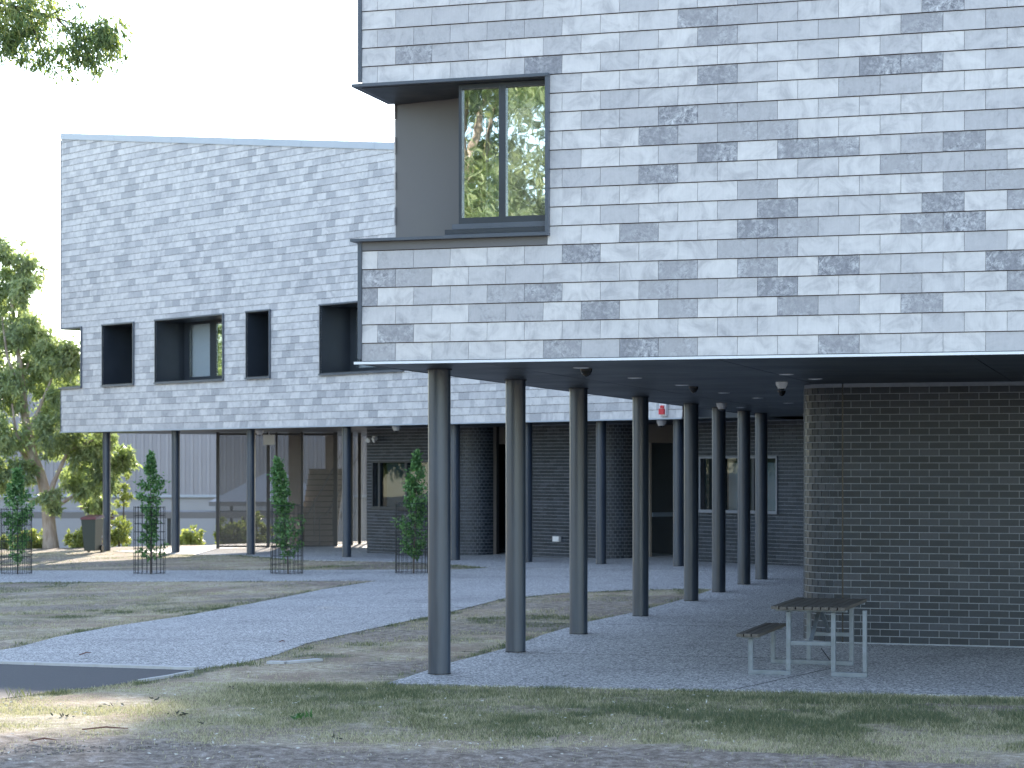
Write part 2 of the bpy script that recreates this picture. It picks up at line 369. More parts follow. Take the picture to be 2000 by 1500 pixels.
def sheet(name, P, lift, mat, step=1.0, skirt=.12):
    bm = bmesh.new(); f = bm.faces.new([bm.verts.new((x, y, 0)) for x, y in P]); bmesh.ops.triangulate(bm, faces=[f])
    ax = [p[0] for p in P]; ay = [p[1] for p in P]
    for i in range(int(min(ax))-1, int(max(ax))+2): bmesh.ops.bisect_plane(bm, geom=bm.verts[:]+bm.edges[:]+bm.faces[:], plane_co=(i*step+.003, 0, 0), plane_no=(1, 0, 0))
    for i in range(int(min(ay))-1, int(max(ay))+2): bmesh.ops.bisect_plane(bm, geom=bm.verts[:]+bm.edges[:]+bm.faces[:], plane_co=(0, i*step+.003, 0), plane_no=(0, 1, 0))
    for v in bm.verts: v.co.z = zgf(v.co.x, v.co.y)+lift
    be = [e for e in bm.edges if len(e.link_faces) == 1]
    r = bmesh.ops.extrude_edge_only(bm, edges=be)
    for v in [g for g in r['geom'] if isinstance(g, bmesh.types.BMVert)]: v.co.z -= skirt
    bmesh.ops.recalc_face_normals(bm, faces=bm.faces[:])
    me = bpy.data.meshes.new(name); bm.to_mesh(me); bm.free(); me.materials.append(mat)
    o = bpy.data.objects.new(name, me); COL.objects.link(o); o['kind'] = 'structure'; OFF[o.name] = (0, 0, 0); return o
path_o = sheet('path', PATH, .010, M['concrete'])
slab_o = sheet('pavement', SLAB, .018, M['concrete'])
cslab_o = sheet('pavement', CSLAB, .014, M['concrete'])
drive_o = sheet('driveway', ASPH, .006, M['asphalt'])
def strip(name, pts, wd, lift, mat, parent, h=.05):
    m = MB()
    for (x0, y0), (x1, y1) in zip(pts[:-1], pts[1:]):
        m.bar((x0, y0, zgf(x0, y0)+lift-h/2), (x1, y1, zgf(x1, y1)+lift-h/2), wd, h)
    return m.build(name, mat, parent)
strip('kerb', [(-9, 24.25), (-5.77, 23.22), (-3.44, 22.50)], .11, .035, M['kerb'], drive_o)
strip('kerb', [(-3.45, 22.2), (-3.62, 21.72), (-3.85, 21.25)], .05, .025, M['kerb'], drive_o)
strip('kerb', [(-2.75, 23.25), (-2.55, 23.2), (-2.2, 23.55)], .12, .03, M['kerb'], path_o, .03)
# saw cuts in the slabs
strip('saw_cut', [(2.15, 20.3), (3.55, 22.6), (3.75, 25.0)], .010, .020, M['black'], slab_o, .004)
strip('saw_cut', [(-.6, 24.6), (3.5, 23.6)], .008, .020, M['black'], slab_o, .004)
strip('saw_cut', [(.6, 29.2), (3.6, 28.3)], .008, .020, M['black'], slab_o, .004)
strip('saw_cut', [(1.9, 33.2), (5.4, 32.2)], .008, .020, M['black'], slab_o, .004)
strip('saw_cut', [(-5.2, 34.0), (-.6, 33.2)], .010, .012, M['black'], path_o, .004)

# ------------------------------------------------------------------ generic surfaces
def subtract(rects, hole):
    out = []; a0, a1, b0, b1 = hole
    for (x0, x1, z0, z1) in rects:
        if a1 <= x0 or a0 >= x1 or b1 <= z0 or b0 >= z1: out.append((x0, x1, z0, z1)); continue
        if b0 > z0: out.append((x0, x1, z0, b0))
        if b1 < z1: out.append((x0, x1, b1, z1))
        m0, m1 = max(z0, b0), min(z1, b1)
        if a0 > x0: out.append((x0, a0, m0, m1))
        if a1 < x1: out.append((a1, x1, m0, m1))
    return out
TW, TH = .386, .186
def tile_tone():
    r = random.random()
    return random.uniform(0, .25) if r < .42 else random.uniform(.25, .55) if r < .74 else random.uniform(.55, .8) if r < .875 else random.uniform(.85, 1)
def tile_prism(mb, x0, x1, z0, z1, zt0, zt1, tone, tco):
    g = .0018; x0 += g; x1 -= g; f = lambda z: -.021 + .014*(z-z0)/TH
    mb.prism([(x0, -.021, z0), (x1, -.021, z0), (x1, -.003, z0), (x0, -.003, z0), (x0, f(zt0), zt0), (x1, f(zt1), zt1), (x1, f(zt1)+.006, zt1), (x0, f(zt0)+.006, zt0)], tone, tco)
POOL = []
for i in range(200):
    mb = MB(); tone = tile_tone(); tco = tuple(random.uniform(-90, 90) for _ in range(3))
    tile_prism(mb, 0, TW, 0, TH-.008, TH-.008, TH-.008, tone, tco); POOL.append(mb.mesh('tile', (0, 0, 0), M['tile'], True))
POOL2 = []
for i in range(120):
    mb = MB(); tone = tile_tone()*.8; tco = tuple(random.uniform(-90, 90) for _ in range(3))
    tile_prism(mb, 0, TW, 0, TH-.008, TH-.008, TH-.008, tone, tco); POOL2.append(mb.mesh('tile', (0, 0, 0), M['tile'], True))
def tiles(parent, length, z0, ztop, holes, phase, keep, pool=POOL, ts=1.):
    """rows of lapped tiles; keep(u, z) returns a rank (None = joined)"""
    full = []; rest = MB(); row = 0; z = z0
    zmax = max(ztop(0), ztop(length))
    while z < zmax:
        u = (phase + (TW/2 if row % 2 else 0)) % TW - TW
        while u < length:
            a0, a1 = max(u, 0), min(u+TW, length)
            if a1-a0 > .02:
                rs = [(a0, a1, z, z+TH)]
                for h in holes: rs = subtract(rs, h)
                whole = len(rs) == 1 and rs[0] == (u, u+TW, z, z+TH) and min(ztop(u), ztop(u+TW)) >= z+TH
                tone = tile_tone()*ts; tco = tuple(random.uniform(-90, 90) for _ in range(3))
                if whole:
                    k = keep((u+TW/2), z+TH/2)
                    if k is not None: full.append((k, u, z, tone, tco)); u += TW; continue
                for (x0, x1, b0, b1) in rs:
                    t0, t1 = min(b1-.008, ztop(x0)), min(b1-.008, ztop(x1))
                    if b1 < z+TH-.001: t0, t1 = min(b1, ztop(x0)), min(b1, ztop(x1))
                    if max(t0, t1) <= b0+.01 or x1-x0 < .012: continue
                    tile_prism(rest, x0, x1, b0, b1, max(t0, b0+.002), max(t1, b0+.002), tone, tco)
            u += TW
        z += TH; row += 1
    full.sort(key=lambda q: q[0])
    for i, (k, u, z, tone, tco) in enumerate(full):
        if i < 299: link('tile', random.choice(pool), (u, 0, z), parent)
        else: tile_prism(rest, u, u+TW, z, z+TH-.008, z+TH-.008, z+TH-.008, tone, tco)
    rest.build('tile_courses', M['tile'], parent, attrs=True, kind='stuff')
def wall_skin(parent, length, z0, z1, ztop, holes, y0, y1, mat, name='wall_backing'):
    rs = [(0, length, z0, z1)]
    for h in holes: rs = subtract(rs, h)
    # slope handled by slicing the top band
    mb = MB()
    for (x0, x1, a, b) in rs:
        n = 1 if b < z1-1e-6 else max(1, int((x1-x0)/1.0))
        for i in range(n):
            p, q = x0+(x1-x0)*i/n, x0+(x1-x0)*(i+1)/n; tp, tq = min(b, ztop(p)), min(b, ztop(q))
            mb.prism([(p, y0, a), (q, y0, a), (q, y1, a), (p, y1, a), (p, y0, tp), (q, y0, tq), (q, y1, tq), (p, y1, tp)])
    return mb.build(name, mat, parent)

# brick walls
BH, BL = .086, .24
BPOOL = []
for i in range(20):
    mb = MB().box(-.115, .115, 0, .02, 0, .076, random.random(), tuple(random.uniform(-50, 50) for _ in range(3))); BPOOL.append(mb.mesh('brick', (0, 0, 0), M['brick'], True))
def brick_flat(mb, x0, x1, y, z0, z1, holes=(), phase=0, singles=None, proud=.006):
    row = 0; z = z0
    while z+.076 <= z1+.002:
        u = x0 - BL + (phase + (BL/2 if row % 2 else 0)) % BL
        while u < x1:
            a0, a1 = max(u, x0), min(u+.23, x1)
            if a1-a0 > .03:
                rs = [(a0, a1, z, z+.076)]
                for h in holes: rs = subtract(rs, h)
                tn = random.random(); tco = tuple(random.uniform(-50, 50) for _ in range(3)); jit = random.uniform(0, .0025)
                if singles is not None and len(singles) < 299 and len(rs) == 1 and abs(a1-a0-.23) < 1e-4 and rs[0][2] == z and x0 < 4 < x1+3 and u < 6.2:
                    singles.append((u+.115, y-proud-jit, z))
                else:
                    for (p, q, a, b) in rs:
                        if q-p > .015 and b-a > .01: mb.box(p, q, y-proud-jit, y+.01, a, b, tn, tco)
            u += BL
        z += BH; row += 1
def brick_arc(mb, cx, cy, r, a0, a1, z0, z1, proud=.006, bw=.107):
    n = max(2, round(r*abs(a1-a0)/(bw+.01))); da = (a1-a0)/n; row = 0; z = z0
    while z+.076 <= z1+.002:
        sh = .5 if row % 2 else 0
        for i in range(-1 if sh else 0, n):
            s, e = max(0, i+sh), min(n, i+1+sh)
            if e-s < .3: continue
            am = a0+da*(s+e)/2; wd = r*abs(da)*(e-s)-.009
            rr = r+proud-.008; mb.obox(cx+rr*math.cos(am), cy+rr*math.sin(am), am+math.pi/2, wd, .018, z, z+.076, random.random(), tuple(random.uniform(-50, 50) for _ in range(3)))
        z += BH; row += 1
def arc_back(mb, cx, cy, r, a0, a1, z0, z1, n=16):
    for i in range(n):
        am = a0+(a1-a0)*(i+.5)/n; mb.obox(cx+(r-.04)*math.cos(am), cy+(r-.04)*math.sin(am), am+math.pi/2, r*abs(a1-a0)/n+.004, .08, z0, z1)

def column(parent, u, v, ztop, zb, r=.120):
    mb = MB().lathe(u, v, [(r, zb), (r, ztop)], 40)
    c = mb.build('column', M['column'], parent, smooth=True)
    MB().lathe(u, v, [(r+.004, zb), (r+.004, zb+.012)], 32).build('foot_seal', M['black'], c)
    mb2 = MB()
    # collar where the column meets the soffit
    mb2.lathe(u, v, [(r+.016, ztop-.012), (r+.016, ztop)], 32); mb2.build('collar', M['dark'], c)
    return c

# ================================================================== NEAR BUILDING
AR = math.atan2(-.2946, .9556)
A = thing('school_building', 'nearer upper storey of marbled grey tiles on dark round columns with cut-out corner window', 'building', (-1.51, 20.8, 0), AR)
ca, sa = math.cos(AR), math.sin(AR)
def Aw(u, v): return (-1.51+u*ca-v*sa, 20.8+u*sa+v*ca)
AZ0, SOF, AZ1 = 3.285, 3.26, 10.6
W0, W1, WU = 4.505, 6.047, 1.949
AL = 14.0
ztA = lambda u: AZ1
def keepA(u, z):
    x, y = Aw(u, 0); px = 1000+4023*x/y; py = 910-(z-EYE)*4023/y
    if px > 2030 or py < -25: return None
    return y+.02*abs(z-EYE)
holeA = (-1, WU, AZ0+6*TH, AZ0+15*TH)
tiles(A, AL, AZ0, ztA, [holeA], .361, keepA)
wall_skin(A, AL, AZ0, AZ1, ztA, [(-1, WU, W0, W1)], .002, .12, M['batten'])
# side face (towards the lawn), with its own tile courses
mb = MB(); z = AZ0; row = 0
while z < AZ1:
    vv = -TW*(row % 2)/2
    while vv < 26:
        a, b = max(vv, 0.02), min(vv+TW, 26)
        for (p, q, c0, c1) in subtract([(a, b, z, min(z+TH, AZ1))], (-1, .95, AZ0+6*TH, AZ0+15*TH)):
            if q-p > .02 and c1-c0 > .02: mb.box(-.014, .0, p+.002, q-.002, c0, c1-.005, tile_tone(), tuple(random.uniform(-90, 90) for _ in range(3)))
        vv += TW
    z += TH; row += 1
mb.build('side_tile_courses', M['tile'], A, attrs=True, kind='stuff')
mb = MB()
for (p, q, c0, c1) in subtract([(0.13, 26, AZ0, AZ1)], (-1, 1.06, W0, W1)): mb.box(.004, .12, p, q, c0, c1)
mb.build('side_wall', M['batten'], A)
# floors / roof / rear walls of the volume
B(.13, AL, .13, 26, SOF+.07, SOF+.30).build('floor_slab', M['dark'], A)
B(0, AL, 0, 26, AZ1, AZ1+.15).build('roof', M['cap'], A)
B(AL, AL+.15, 0, 26, AZ0, AZ1).build('end_wall', M['shed'], A); B(0, AL, 26, 26.15, AZ0, AZ1).build('rear_wall', M['shed'], A)
# corner flashings
B(-.040, .0, -.034, .02, AZ0+.02, W0-.03).build('corner_flashing', M['trim'], A)
B(-.040, .0, -.034, .02, W1+.05, AZ1).build('corner_flashing', M['trim'], A)
# soffit in panels
k = 0
edges_u = [-.02, 1.2, 3.6, 6.0, 8.4, 10.8, AL+.1]; edges_v = [-.03, 3.0, 6.0, 9.0, 12.0, 15.0, 18.0, 21.0, 24.0, 27.0]
for i in range(len(edges_u)-1):
    for j in range(len(edges_v)-1):
        B(edges_u[i]+.006, edges_u[i+1]-.006, edges_v[j]+.006, edges_v[j+1]-.006, SOF, SOF+.02).build('soffit_panel', M['soffit'], A)
B(-.0, AL, -.0, 26, SOF+.024, SOF+.06).build('soffit_backing', M['black'], A)
B(-.075, AL, -.05, -.028, SOF-.006, SOF+.019).build('drip_edge', M['edge'], A)
B(-.085, AL, -.050, -.004, SOF+.0195, SOF+.026).build('drip_edge_cover', M['dark'], A)
B(-.075, -.03, -.0275, 26, SOF-.002, SOF+.019).build('side_drip_edge', M['dark'], A)
B(-.030, -.022, 0, 26, SOF+.01, SOF+.055).build('side_gutter', M['dark'], A)
# corner window
win = B(-.085, WU+.03, -.095, -.024, W1-.002, W1+.028).build('corner_window', M['trim'], A)      # head flashing
B(-.085, -.015, -.0245, .96, W1-.002, W1+.028).build('side_head_flashing', M['trim'], win)
B(.0, WU-.013, -.0235, 1.05, W1-.010, W1-.001).build('head_lining', M['dark'], win)
B(WU-.006, WU+.028, -.085, -.022, W0+.012, W1-.003).build('jamb_flashing', M['trim'], win)
B(WU-.012, WU-.001, -.0235, .9, W0+.01, W1-.011).build('jamb_lining', M['dark'], win)
B(-.095, WU+.028, -.10, .0, W0-.018, W0+.010).build('sill_flashing', M['trim'], win)
B(-.095, -.01, .0005, .96, W0-.018, W0+.010).build('side_sill_flashing', M['trim'], win)
B(-.0, WU, .0005, .98, W0-.012, W0+.006).build('sill_tray', M['dark'], win)
B(.0, WU, -.02, .0, W0-.104, W0-.019).build('sill_apron', M['panel'], win)
# recessed grey lining
mb = MB(); mb.prism([(-.0, .97, W0), (1.02, .72, W0), (1.02, .78, W0), (.0, 1.03, W0), (-.0, .97, W1+.002), (1.02, .72, W1+.002), (1.02, .78, W1+.002), (.0, 1.03, W1+.002)])
mb.build('lining_panel', M['panel'], win)
B(1.0, 1.02, .12, .72, W0+.14, W1).build('window_side', M['dark'], win)
# window frame box from u=1.0 .. WU
GX0, GX1, GY0 = 1.005, WU-.0125, .06
zA, zB = W0+.20, W1-.0115
for (a, b, c, d) in ((GX0, GX1, zB-.045, zB), (GX0, GX1, zA-.06, zA), (GX0, GX0+.032, zA, zB-.045), (GX1-.02, GX1, zA, zB-.045), (1.425, 1.495, zA, zB-.045)):
    B(a, b, GY0, GY0+.09, c, d).build('frame', M['dark'], win)
B(GX0-.06, GX1, GY0-.03, GY0+.1, zA-.115, zA-.064).build('subsill', M['trim'], win)
B(GX0-.13, GX1, GY0-.05, GY0+.1, zA-.165, zA-.119).build('subsill', M['dark'], win)
B(GX0-.13, GX1, GY0-.06, GY0+.1, W0+.008, zA-.169).build('subsill', M['trim'], win)
for a, b in ((GX0+.032, 1.425), (1.495, GX1-.02)):
    B(a, b, GY0+.040, GY0+.048, zA, zB-.045).build('pane', M['glass'], win)
# room behind it
lamp_m = bpy.data.materials.new('ceiling_tube'); lamp_m.use_nodes = True; lb_ = lamp_m.node_tree.nodes['Principled BSDF']; lb_.inputs['Emission Color'].default_value = (1, .97, .9, 1); lb_.inputs['Emission Strength'].default_value = 5
room = B(1.03, 6.2, 4.4, 4.5, W0, 6.6).build('room', M['interior'], A)
B(1.03, 6.2, .16, 4.4, 6.45, 6.55).build('ceiling', M['curtain'], room)
B(1.03, 6.2, 1.1, 4.4, W0-.1, W0-.02).build('room_floor', M['interior'], room)
B(6.2, 6.3, .16, 4.4, W0, 6.5).build('room_side', M['interior'], room)
B(1.02, 1.09, 1.06, 4.4, W0, 6.5).build('room_side', M['interior'], room)
B(1.5, 2.7, 2.0, 2.16, 6.40, 6.44).build('ceiling_light', lamp_m, room); B(3.6, 4.8, 3.0, 3.16, 6.40, 6.44).build('ceiling_light', lamp_m, room)
B(1.05, WU+.3, .24, .26, W1-.24, W1+.3).build('blind', M['curtain'], win)
for q in range(5): B(1.22+q*.03, 1.245+q*.03, .26+.02*(q % 2), .28+.02*(q % 2), W0+.05, W1-.2).build('curtain', M['curtain'], win)
# columns
for v in (1.298, 4.071, 6.92, 10.415, 13.981, 16.282, 18.644, 20.462):
    x, y = Aw(.37, v); column(A, .37, v, SOF-.001, zgf(x, y)+.015)
# ground-floor brick wall with rounded corner
bw_u, bw_v, br = 3.94, 6.34, .56
wall = B(bw_u, AL, bw_v+.001, bw_v+.25, -.05, SOF-.002).build('brick_wall', M['mortar'], A)
mbk = MB(); singles = []
brick_flat(mbk, bw_u+.012, AL, bw_v, .036, SOF-.01, (), .10, singles)
brick_arc(mbk, bw_u, bw_v+br, br, R(270), R(180), .036, SOF-.01)
mbk.build('brick_courses', M['brick'], wall, attrs=True, kind='stuff')
for (u, v, z) in singles:
    link('brick', random.choice(BPOOL), (u, v, z), wall)
mba = MB(); arc_back(mba, bw_u, bw_v+br, br, R(270), R(180), -.05, SOF-.002); mba.build('curved_mortar', M['mortar'], wall)
B(bw_u-.003, bw_u+.011, bw_v-.004, bw_v+.03, .03, SOF-.003).build('movement_joint', M['black'], wall)
mb = MB(); s = MB()
B(bw_u-br, bw_u-br+.2, bw_v+br, 24.5, -.05, SOF-.002).build('return_wall', M['brick'], wall, attrs=True)

# soffit fittings
AR_ = AR
def Athing(name, label, cat, u, v, z, group=None):
    x, y = Aw(u, v); return thing(name, label, cat, (x, y, z), AR_, group)
lights = [(1.905, 1.405, 'nearest'), (1.847, 4.013, 'second from the front in the long row'), (1.913, 6.267, 'third, beside a black dome camera'), (1.884, 9.137, 'fourth, between a black dome and the columns'),
          (1.944, 11.436, 'fifth, well back along the long row'), (1.967, 14.093, 'farthest of the long row'), (3.698, 3.598, 'above the white dome camera'), (3.823, 4.919, 'just in front of the rounded brick corner'), (.489+.25, 16.421, 'beside a white dome camera behind the middle columns')]
for u, v, t in lights:
    o = Athing('downlight', 'slim white recessed soffit downlight, ' + t, 'downlight', u, v, SOF, 'downlights in the dark soffit')
    MB().lathe(0, 0, [(.078, -.006), (.085, -.002), (.085, .001)], 24).build('bezel', M['white'], o, smooth=True)
    MB().lathe(0, 0, [(.05, -.0085), (.05, -.0062)], 20).build('lens', M['blind'], o)
def dome(u, v, z, body, label, fr='A', s=1., xy=None, rz=None):
    if xy is None: xy = Aw(u, v); rz = AR_
    o = thing('dome_camera', label, 'camera', (xy[0], xy[1], z), rz, 'security domes under the soffits')
    MB().lathe(0, 0, [(.045*s, -.075*s), (.068*s, -.045*s), (.074*s, -.02*s), (.076*s, 0)], 24).build('housing', body, o, smooth=True)
    pr = [(.04*s*math.cos(a), -.07*s-.035*s*math.sin(a)) for a in (R(85), R(65), R(45), R(20), 0)]
    MB().lathe(0, 0, pr, 20).build('lens_dome', M['black'], o, smooth=True)
    MB().lathe(0, 0, [(.05*s, -.082*s), (.052*s, -.070*s)], 20).build('trim_ring', body, o, smooth=True)
dome(1.90, 1.633, SOF, M['black'], 'black dome security camera under the soffit beside the nearest downlight', s=.85)
dome(1.95, 6.804, SOF, M['black'], 'black dome security camera above the fourth and fifth near columns', s=.8)
dome(2.793, 8.6, SOF, M['black'], 'small black dome security camera below the large white dome', s=.75)
dome(3.29, 5.688, SOF, M['white'], 'large white dome security camera left of the rounded brick corner', s=1.0)
dome(.9, 13.9, SOF, M['white'], 'white dome security camera at the top of the sixth near column', s=1.2)
dome(1.2, 21.0, SOF, M['white'], 'white dome security camera far back under the near soffit', s=1.3)

# ================================================================== FAR BUILDING
CR = R(-46.74); cc, cs = math.cos(CR), math.sin(CR)
C = thing('school_building', 'farther long upper storey of pale tiles with a sloping parapet and four deep-set dark windows', 'building', (-13.93, 63.7, 0), CR)
def Cw(t, v): return (-13.93+t*cc-v*cs, 63.7+t*cs+v*cc)
CL = 25.76; ztC = lambda t: 12.33 - .132*t
CW0, CW1 = 4.66, 6.447
holesC = [(-1, 1.18, CW0, CW1), (2.42, 4.07, CW0, CW1), (5.26, 8.60, CW0, CW1), (9.74, 10.77, CW0, CW1), (13.02, 16.36, CW0, CW1)]
def keepC(t, z):
    x, y = Cw(t, 0); px = 1000+4023*x/y; py = 910-(z-EYE)*4023/y
    if px > 1336: return None
    if px > 752 and py < 715+.129*(px-752): return None
    if 700 < px and 460 < py < 722: return None
    return y
tiles(C, CL, AZ0, ztC, holesC, .1, keepC, POOL2, .8)
wall_skin(C, CL, AZ0, 12.4, ztC, holesC, .002, .2, M['batten'])
DEP = 12.0
B(0, CL, DEP, DEP+.2, SOF, 9).build('rear_wall', M['shed'], C)
mb = MB()
for (p, q, c0, c1) in subtract([(0.2, DEP, AZ0, 12.3)], (-1, 1.0, CW0, CW1)): mb.box(.0, .2, p, q, c0, c1)
mb.build('end_wall', M['shed'], C)
mb = MB(); mb.prism([(0.2, .2, 12.0), (CL, .2, 8.7), (CL, DEP, 8.7), (0.2, DEP, 12.0), (.2, .2, 12.15), (CL, .2, 8.85), (CL, DEP, 8.85), (.2, DEP, 12.15)]); mb.build('roof', M['cap'], C)
B(CL-.2, CL, .2, DEP, SOF, 8.6).build('end_wall', M['shed'], C)
# parapet capping in lengths
t = 0
while t < CL:
    q = min(t+3.05, CL)
    mb = MB(); a, b = ztC(t), ztC(q)
    mb.prism([(t+.004, -.05, a), (q-.004, -.05, b), (q-.004, .25, b), (t+.004, .25, a), (t+.004, -.05, a+.19), (q-.004, -.05, b+.19), (q-.004, .25, b+.19), (t+.004, .25, a+.19)])
    mb.build('capping', M['cap'], C); t = q
B(-.03, CL+6.5, -.03, DEP, SOF, SOF+.022).build('soffit', M['soffit'], C)
B(-.04, CL, -.04, -.031, SOF-.004, SOF+.024).build('drip_edge', M['cap'], C)
B(-.03, .0, -.03, .03, CW1, 12.3).build('corner_flashing', M['trim'], C); B(-.03, .0, -.03, .03, AZ0, CW0).build('corner_flashing', M['trim'], C)
# link block between the two buildings
B(CL+.02, CL+6.5, .5, 8, SOF+.03, 5.2).build('link_fascia', M['dark'], C)
for i, (t0, t1, z0, z1) in enumerate(holesC):
    corner = t0 < 0; a0 = max(t0, 0)
    wn = B(a0-.05*(not corner)+(-.06 if corner else 0), t1+.045, -.075, -.024, z1-.004, z1+.035).build('window', M['trim'], C)
    B(a0-(.06 if corner else .05), t1+.045, -.09, -.024, z0-.055, z0-.005).build('sill_flashing', M['trim'], wn)
    B(t1+.005, t1+.045, -.07, -.023, z0-.004, z1-.005).build('jamb_flashing', M['trim'], wn)
    B(a0+.016, t1-.016, -.023, 1.0, z1-.016, z1-.001).build('head_lining', M['dark'], wn)
    B(a0+.016, t1-.016, -.023, 1.0, z0+.001, z0+.016).build('sill_lining', M['dark'], wn)
    B(t1-.015, t1-.001, -.022, 1.0, z0, z1).build('jamb_lining', M['dark'], wn)
    if corner: continue
    B(t0+.001, t0+.015, -.022, 1.0, z0, z1).build('jamb_lining', M['dark'], wn)
    B(t0-.04, t0-.005, -.06, -.023, z0-.004, z1-.005).build('jamb_flashing', M['dark'], wn)
    if t1-t0 < 3: B(t0, t1, 1.0, 1.05, z0, z1).build('back_panel', M['dark'], wn); continue
    f0, f1 = t0+.0, t1
    for (a, b, c, d) in ((f0, f1, z1-.09, z1), (f0, f1, z0, z0+.17), (f0, f0+.28, z0+.17, z1-.09), (f0+1.32, f0+1.62, z0+.17, z1-.09), (f0+2.7, f0+2.9, z0+.17, z1-.09), (f1-.1, f1, z0+.17, z1-.09)):
        B(a, b, .94, 1.02, c, d).build('frame', M['dark'], wn)
    for a, b in ((f0+.28, f0+1.32), (f0+1.62, f0+2.7), (f0+2.9, f1-.1)):
        B(a, b, .975, .985, z0+.17, z1-.09).build('pane', M['clearglass'] if a < f0+1 else M['glass'], wn)
    B(f0+.1, f0+1.45, 1.06, 1.08, z0+.05, z1-.02).build('blind', M['blind'], wn)
    B(f0+.05, f1, 1.6, 1.62, z0, z1).build('room_wall', M['interior'], wn)
# columns
for t in (1.768, 5.486, 9.186, 13.439, 17.737, 20.331, 22.79, 25.183):
    x, y = Cw(t, .5); column(C, t, .5, SOF-.001, zgf(x, y)+.01)
# ground-floor brick walls (entries recessed between rounded ends)
DV = 2.4; ST = SOF-.002
def brick_bay(t0, t1, holes, rnd_right=True, zb=-.3):
    wl_m = MB(); rr = .65; rs = [(t0, t1, zb, ST)]
    for h in holes: rs = subtract(rs, h)
    for (a, b, c, d) in rs: wl_m.box(a, b, DV+.001, DV+.2, c, d)
    wl = wl_m.build('brick_wall', M['mortar'], C)
    m = MB(); brick_flat(m, t0, t1, DV, zb+.02, ST, holes, 0)
    if rnd_right:
        brick_arc(m, t1, DV+rr, rr, R(-90), R(0), zb+.02, ST, bw=.11)
        ab = MB(); arc_back(ab, t1, DV+rr, rr, R(-90), R(0), zb, ST); ab.build('curved_mortar', M['mortar'], wl)
    m.build('brick_courses', M['brick'], wl, attrs=True, kind='stuff'); return wl
w1h = (12.25, 14.62, 1.12, 2.32); w3h = (24.18, 26.42, 1.22, 2.40)
wa = brick_bay(11.96, 15.72, [w1h]); wb = brick_bay(17.97, 20.78, []); wc = brick_bay(23.4, 33, [w3h], False)
B(11.96, 12.16, DV+.2, DEP, -.4, ST).build('return_wall', M['brick'], wa, attrs=True)
def gwin(h, fm, gm, splits):
    t0, t1, z0, z1 = h
    wn = B(t0-.04, t1+.04, DV-.05, DV+.12, z1, z1+.05).build('window', fm, C)
    B(t0-.06, t1+.06, DV-.07, DV+.12, z0-.07, z0).build('sill', fm, wn)
    B(t0-.04, t0, DV-.04, DV+.12, z0, z1).build('jamb', fm, wn); B(t1, t1+.04, DV-.04, DV+.12, z0, z1).build('jamb', fm, wn)
    for s in splits: B(t0+s-.04, t0+s+.04, DV+.0, DV+.12, z0, z1).build('mullion', M['dark'], wn)
    e = [0]+splits+[t1-t0]
    for a, b in zip(e[:-1], e[1:]):
        B(t0+a+.04, t0+b-.04, DV+.06, DV+.07, z0, z1).build('pane', gm, wn)
    return wn
w_a = gwin(w1h, M['dark'], M['darkglass'], [.22, 1.35]); B(12.5, 14.6, DV+.25, DV+.27, 1.0, 2.3).build('blind', wear_mat('blue_grey_blind', (.14, .20, .23), (.16, .22, .25), .7, 3), w_a)
w_c = gwin(w3h, M['winframe'], M['darkglass'], [.65, 1.55]); B(24.8, 25.4, DV+.25, DV+.27, 1.0, 2.3).build('blind', M['blind'], w_c); B(25.9, 26.4, DV+.25, DV+.27, 1.0, 2.3).build('blind', M['blind'], w_c)
B(12, 33, 4.95, 5.15, -.3, ST).build('inner_wall', M['dark'], C)
def entry(t, gm, label=None):
    # glazed door set in the side of the recess, facing the near building
    d = B(t-.06, t, 3.05, 3.16, -.2, ST).build('entry_door', M['bronze'], C)
    B(t-.07, t+.01, 3.17, 3.25, -.2, ST).build('frame', M['door'], d)
    B(t-.05, t+.0, 3.255, 4.9, 2.80, ST-.004).build('transom', M['bronze'], d)
    B(t-.06, t+.012, 3.60, 3.66, -.2, 2.8).build('frame', M['bronze'], d)
    B(t-.06, t+.012, 4.84, 4.9, -.2, 2.8).build('frame', M['door'], d)
    B(t-.04, t-.03, 3.66, 4.84, -.05, 2.8).build('pane', gm, d); B(t-.04, t-.03, 3.255, 3.60, -.05, 2.8).build('pane', gm, d)
    B(t-.02, t+.03, 3.68, 4.82, .98, 1.08).build('push_bar', M['bluebar'], d)
    B(t-.5, t-.45, 3.2, 4.9, -.3, ST).build('backing', M['door'], d)
entry(16.37, M['darkglass']); entry(21.43, glass_mat('entry_glass', .5, (.2, .22, .25), .01, .1))
x, y = Cw(19.45, DV-.04)
o = thing('wall_vent', 'small white louvred vent low on the brick wall between two columns', 'vent', (x, y, .35), CR)
MB().box(-.11, .11, -.05, .03, 0, .13).build('hood', M['white'], o); MB().box(-.09, .09, -.065, -.052, .02, .05).build('louvre', M['white'], o)
for (t, v, lb) in ((24.346, .858, 'white dome security camera beside the red alarm light on the far building'), (15.203, .723, 'white dome security camera above the small tree beside the far brick wall'), (7.159, 2.286, 'white dome security camera between the stair screen and the far columns')):
    dome(0, 0, SOF, M['white'], lb, s=1.5, xy=Cw(t, v), rz=CR)
x, y = Cw(12.35, DV-.09)
o = thing('floodlight', 'pair of small white round floodlights high on the far brick wall', 'floodlight', (x, y, 2.98), CR)
for sx in (-.14, .16):
    MB().tube([(sx, .0, 0), (sx*.8, -.12, -.05)], [.03, .075], 12).build('lamp_head', M['white'], o, smooth=True)
MB().box(-.06, .06, .0, .085, -.03, .06).build('bracket', M['white'], o)
x, y = Cw(5.8, 3.2)
o = thing('hanging_sign', 'cream box sign hanging from the far soffit above the screen', 'sign', (x+.35, y, 2.86), R(0))
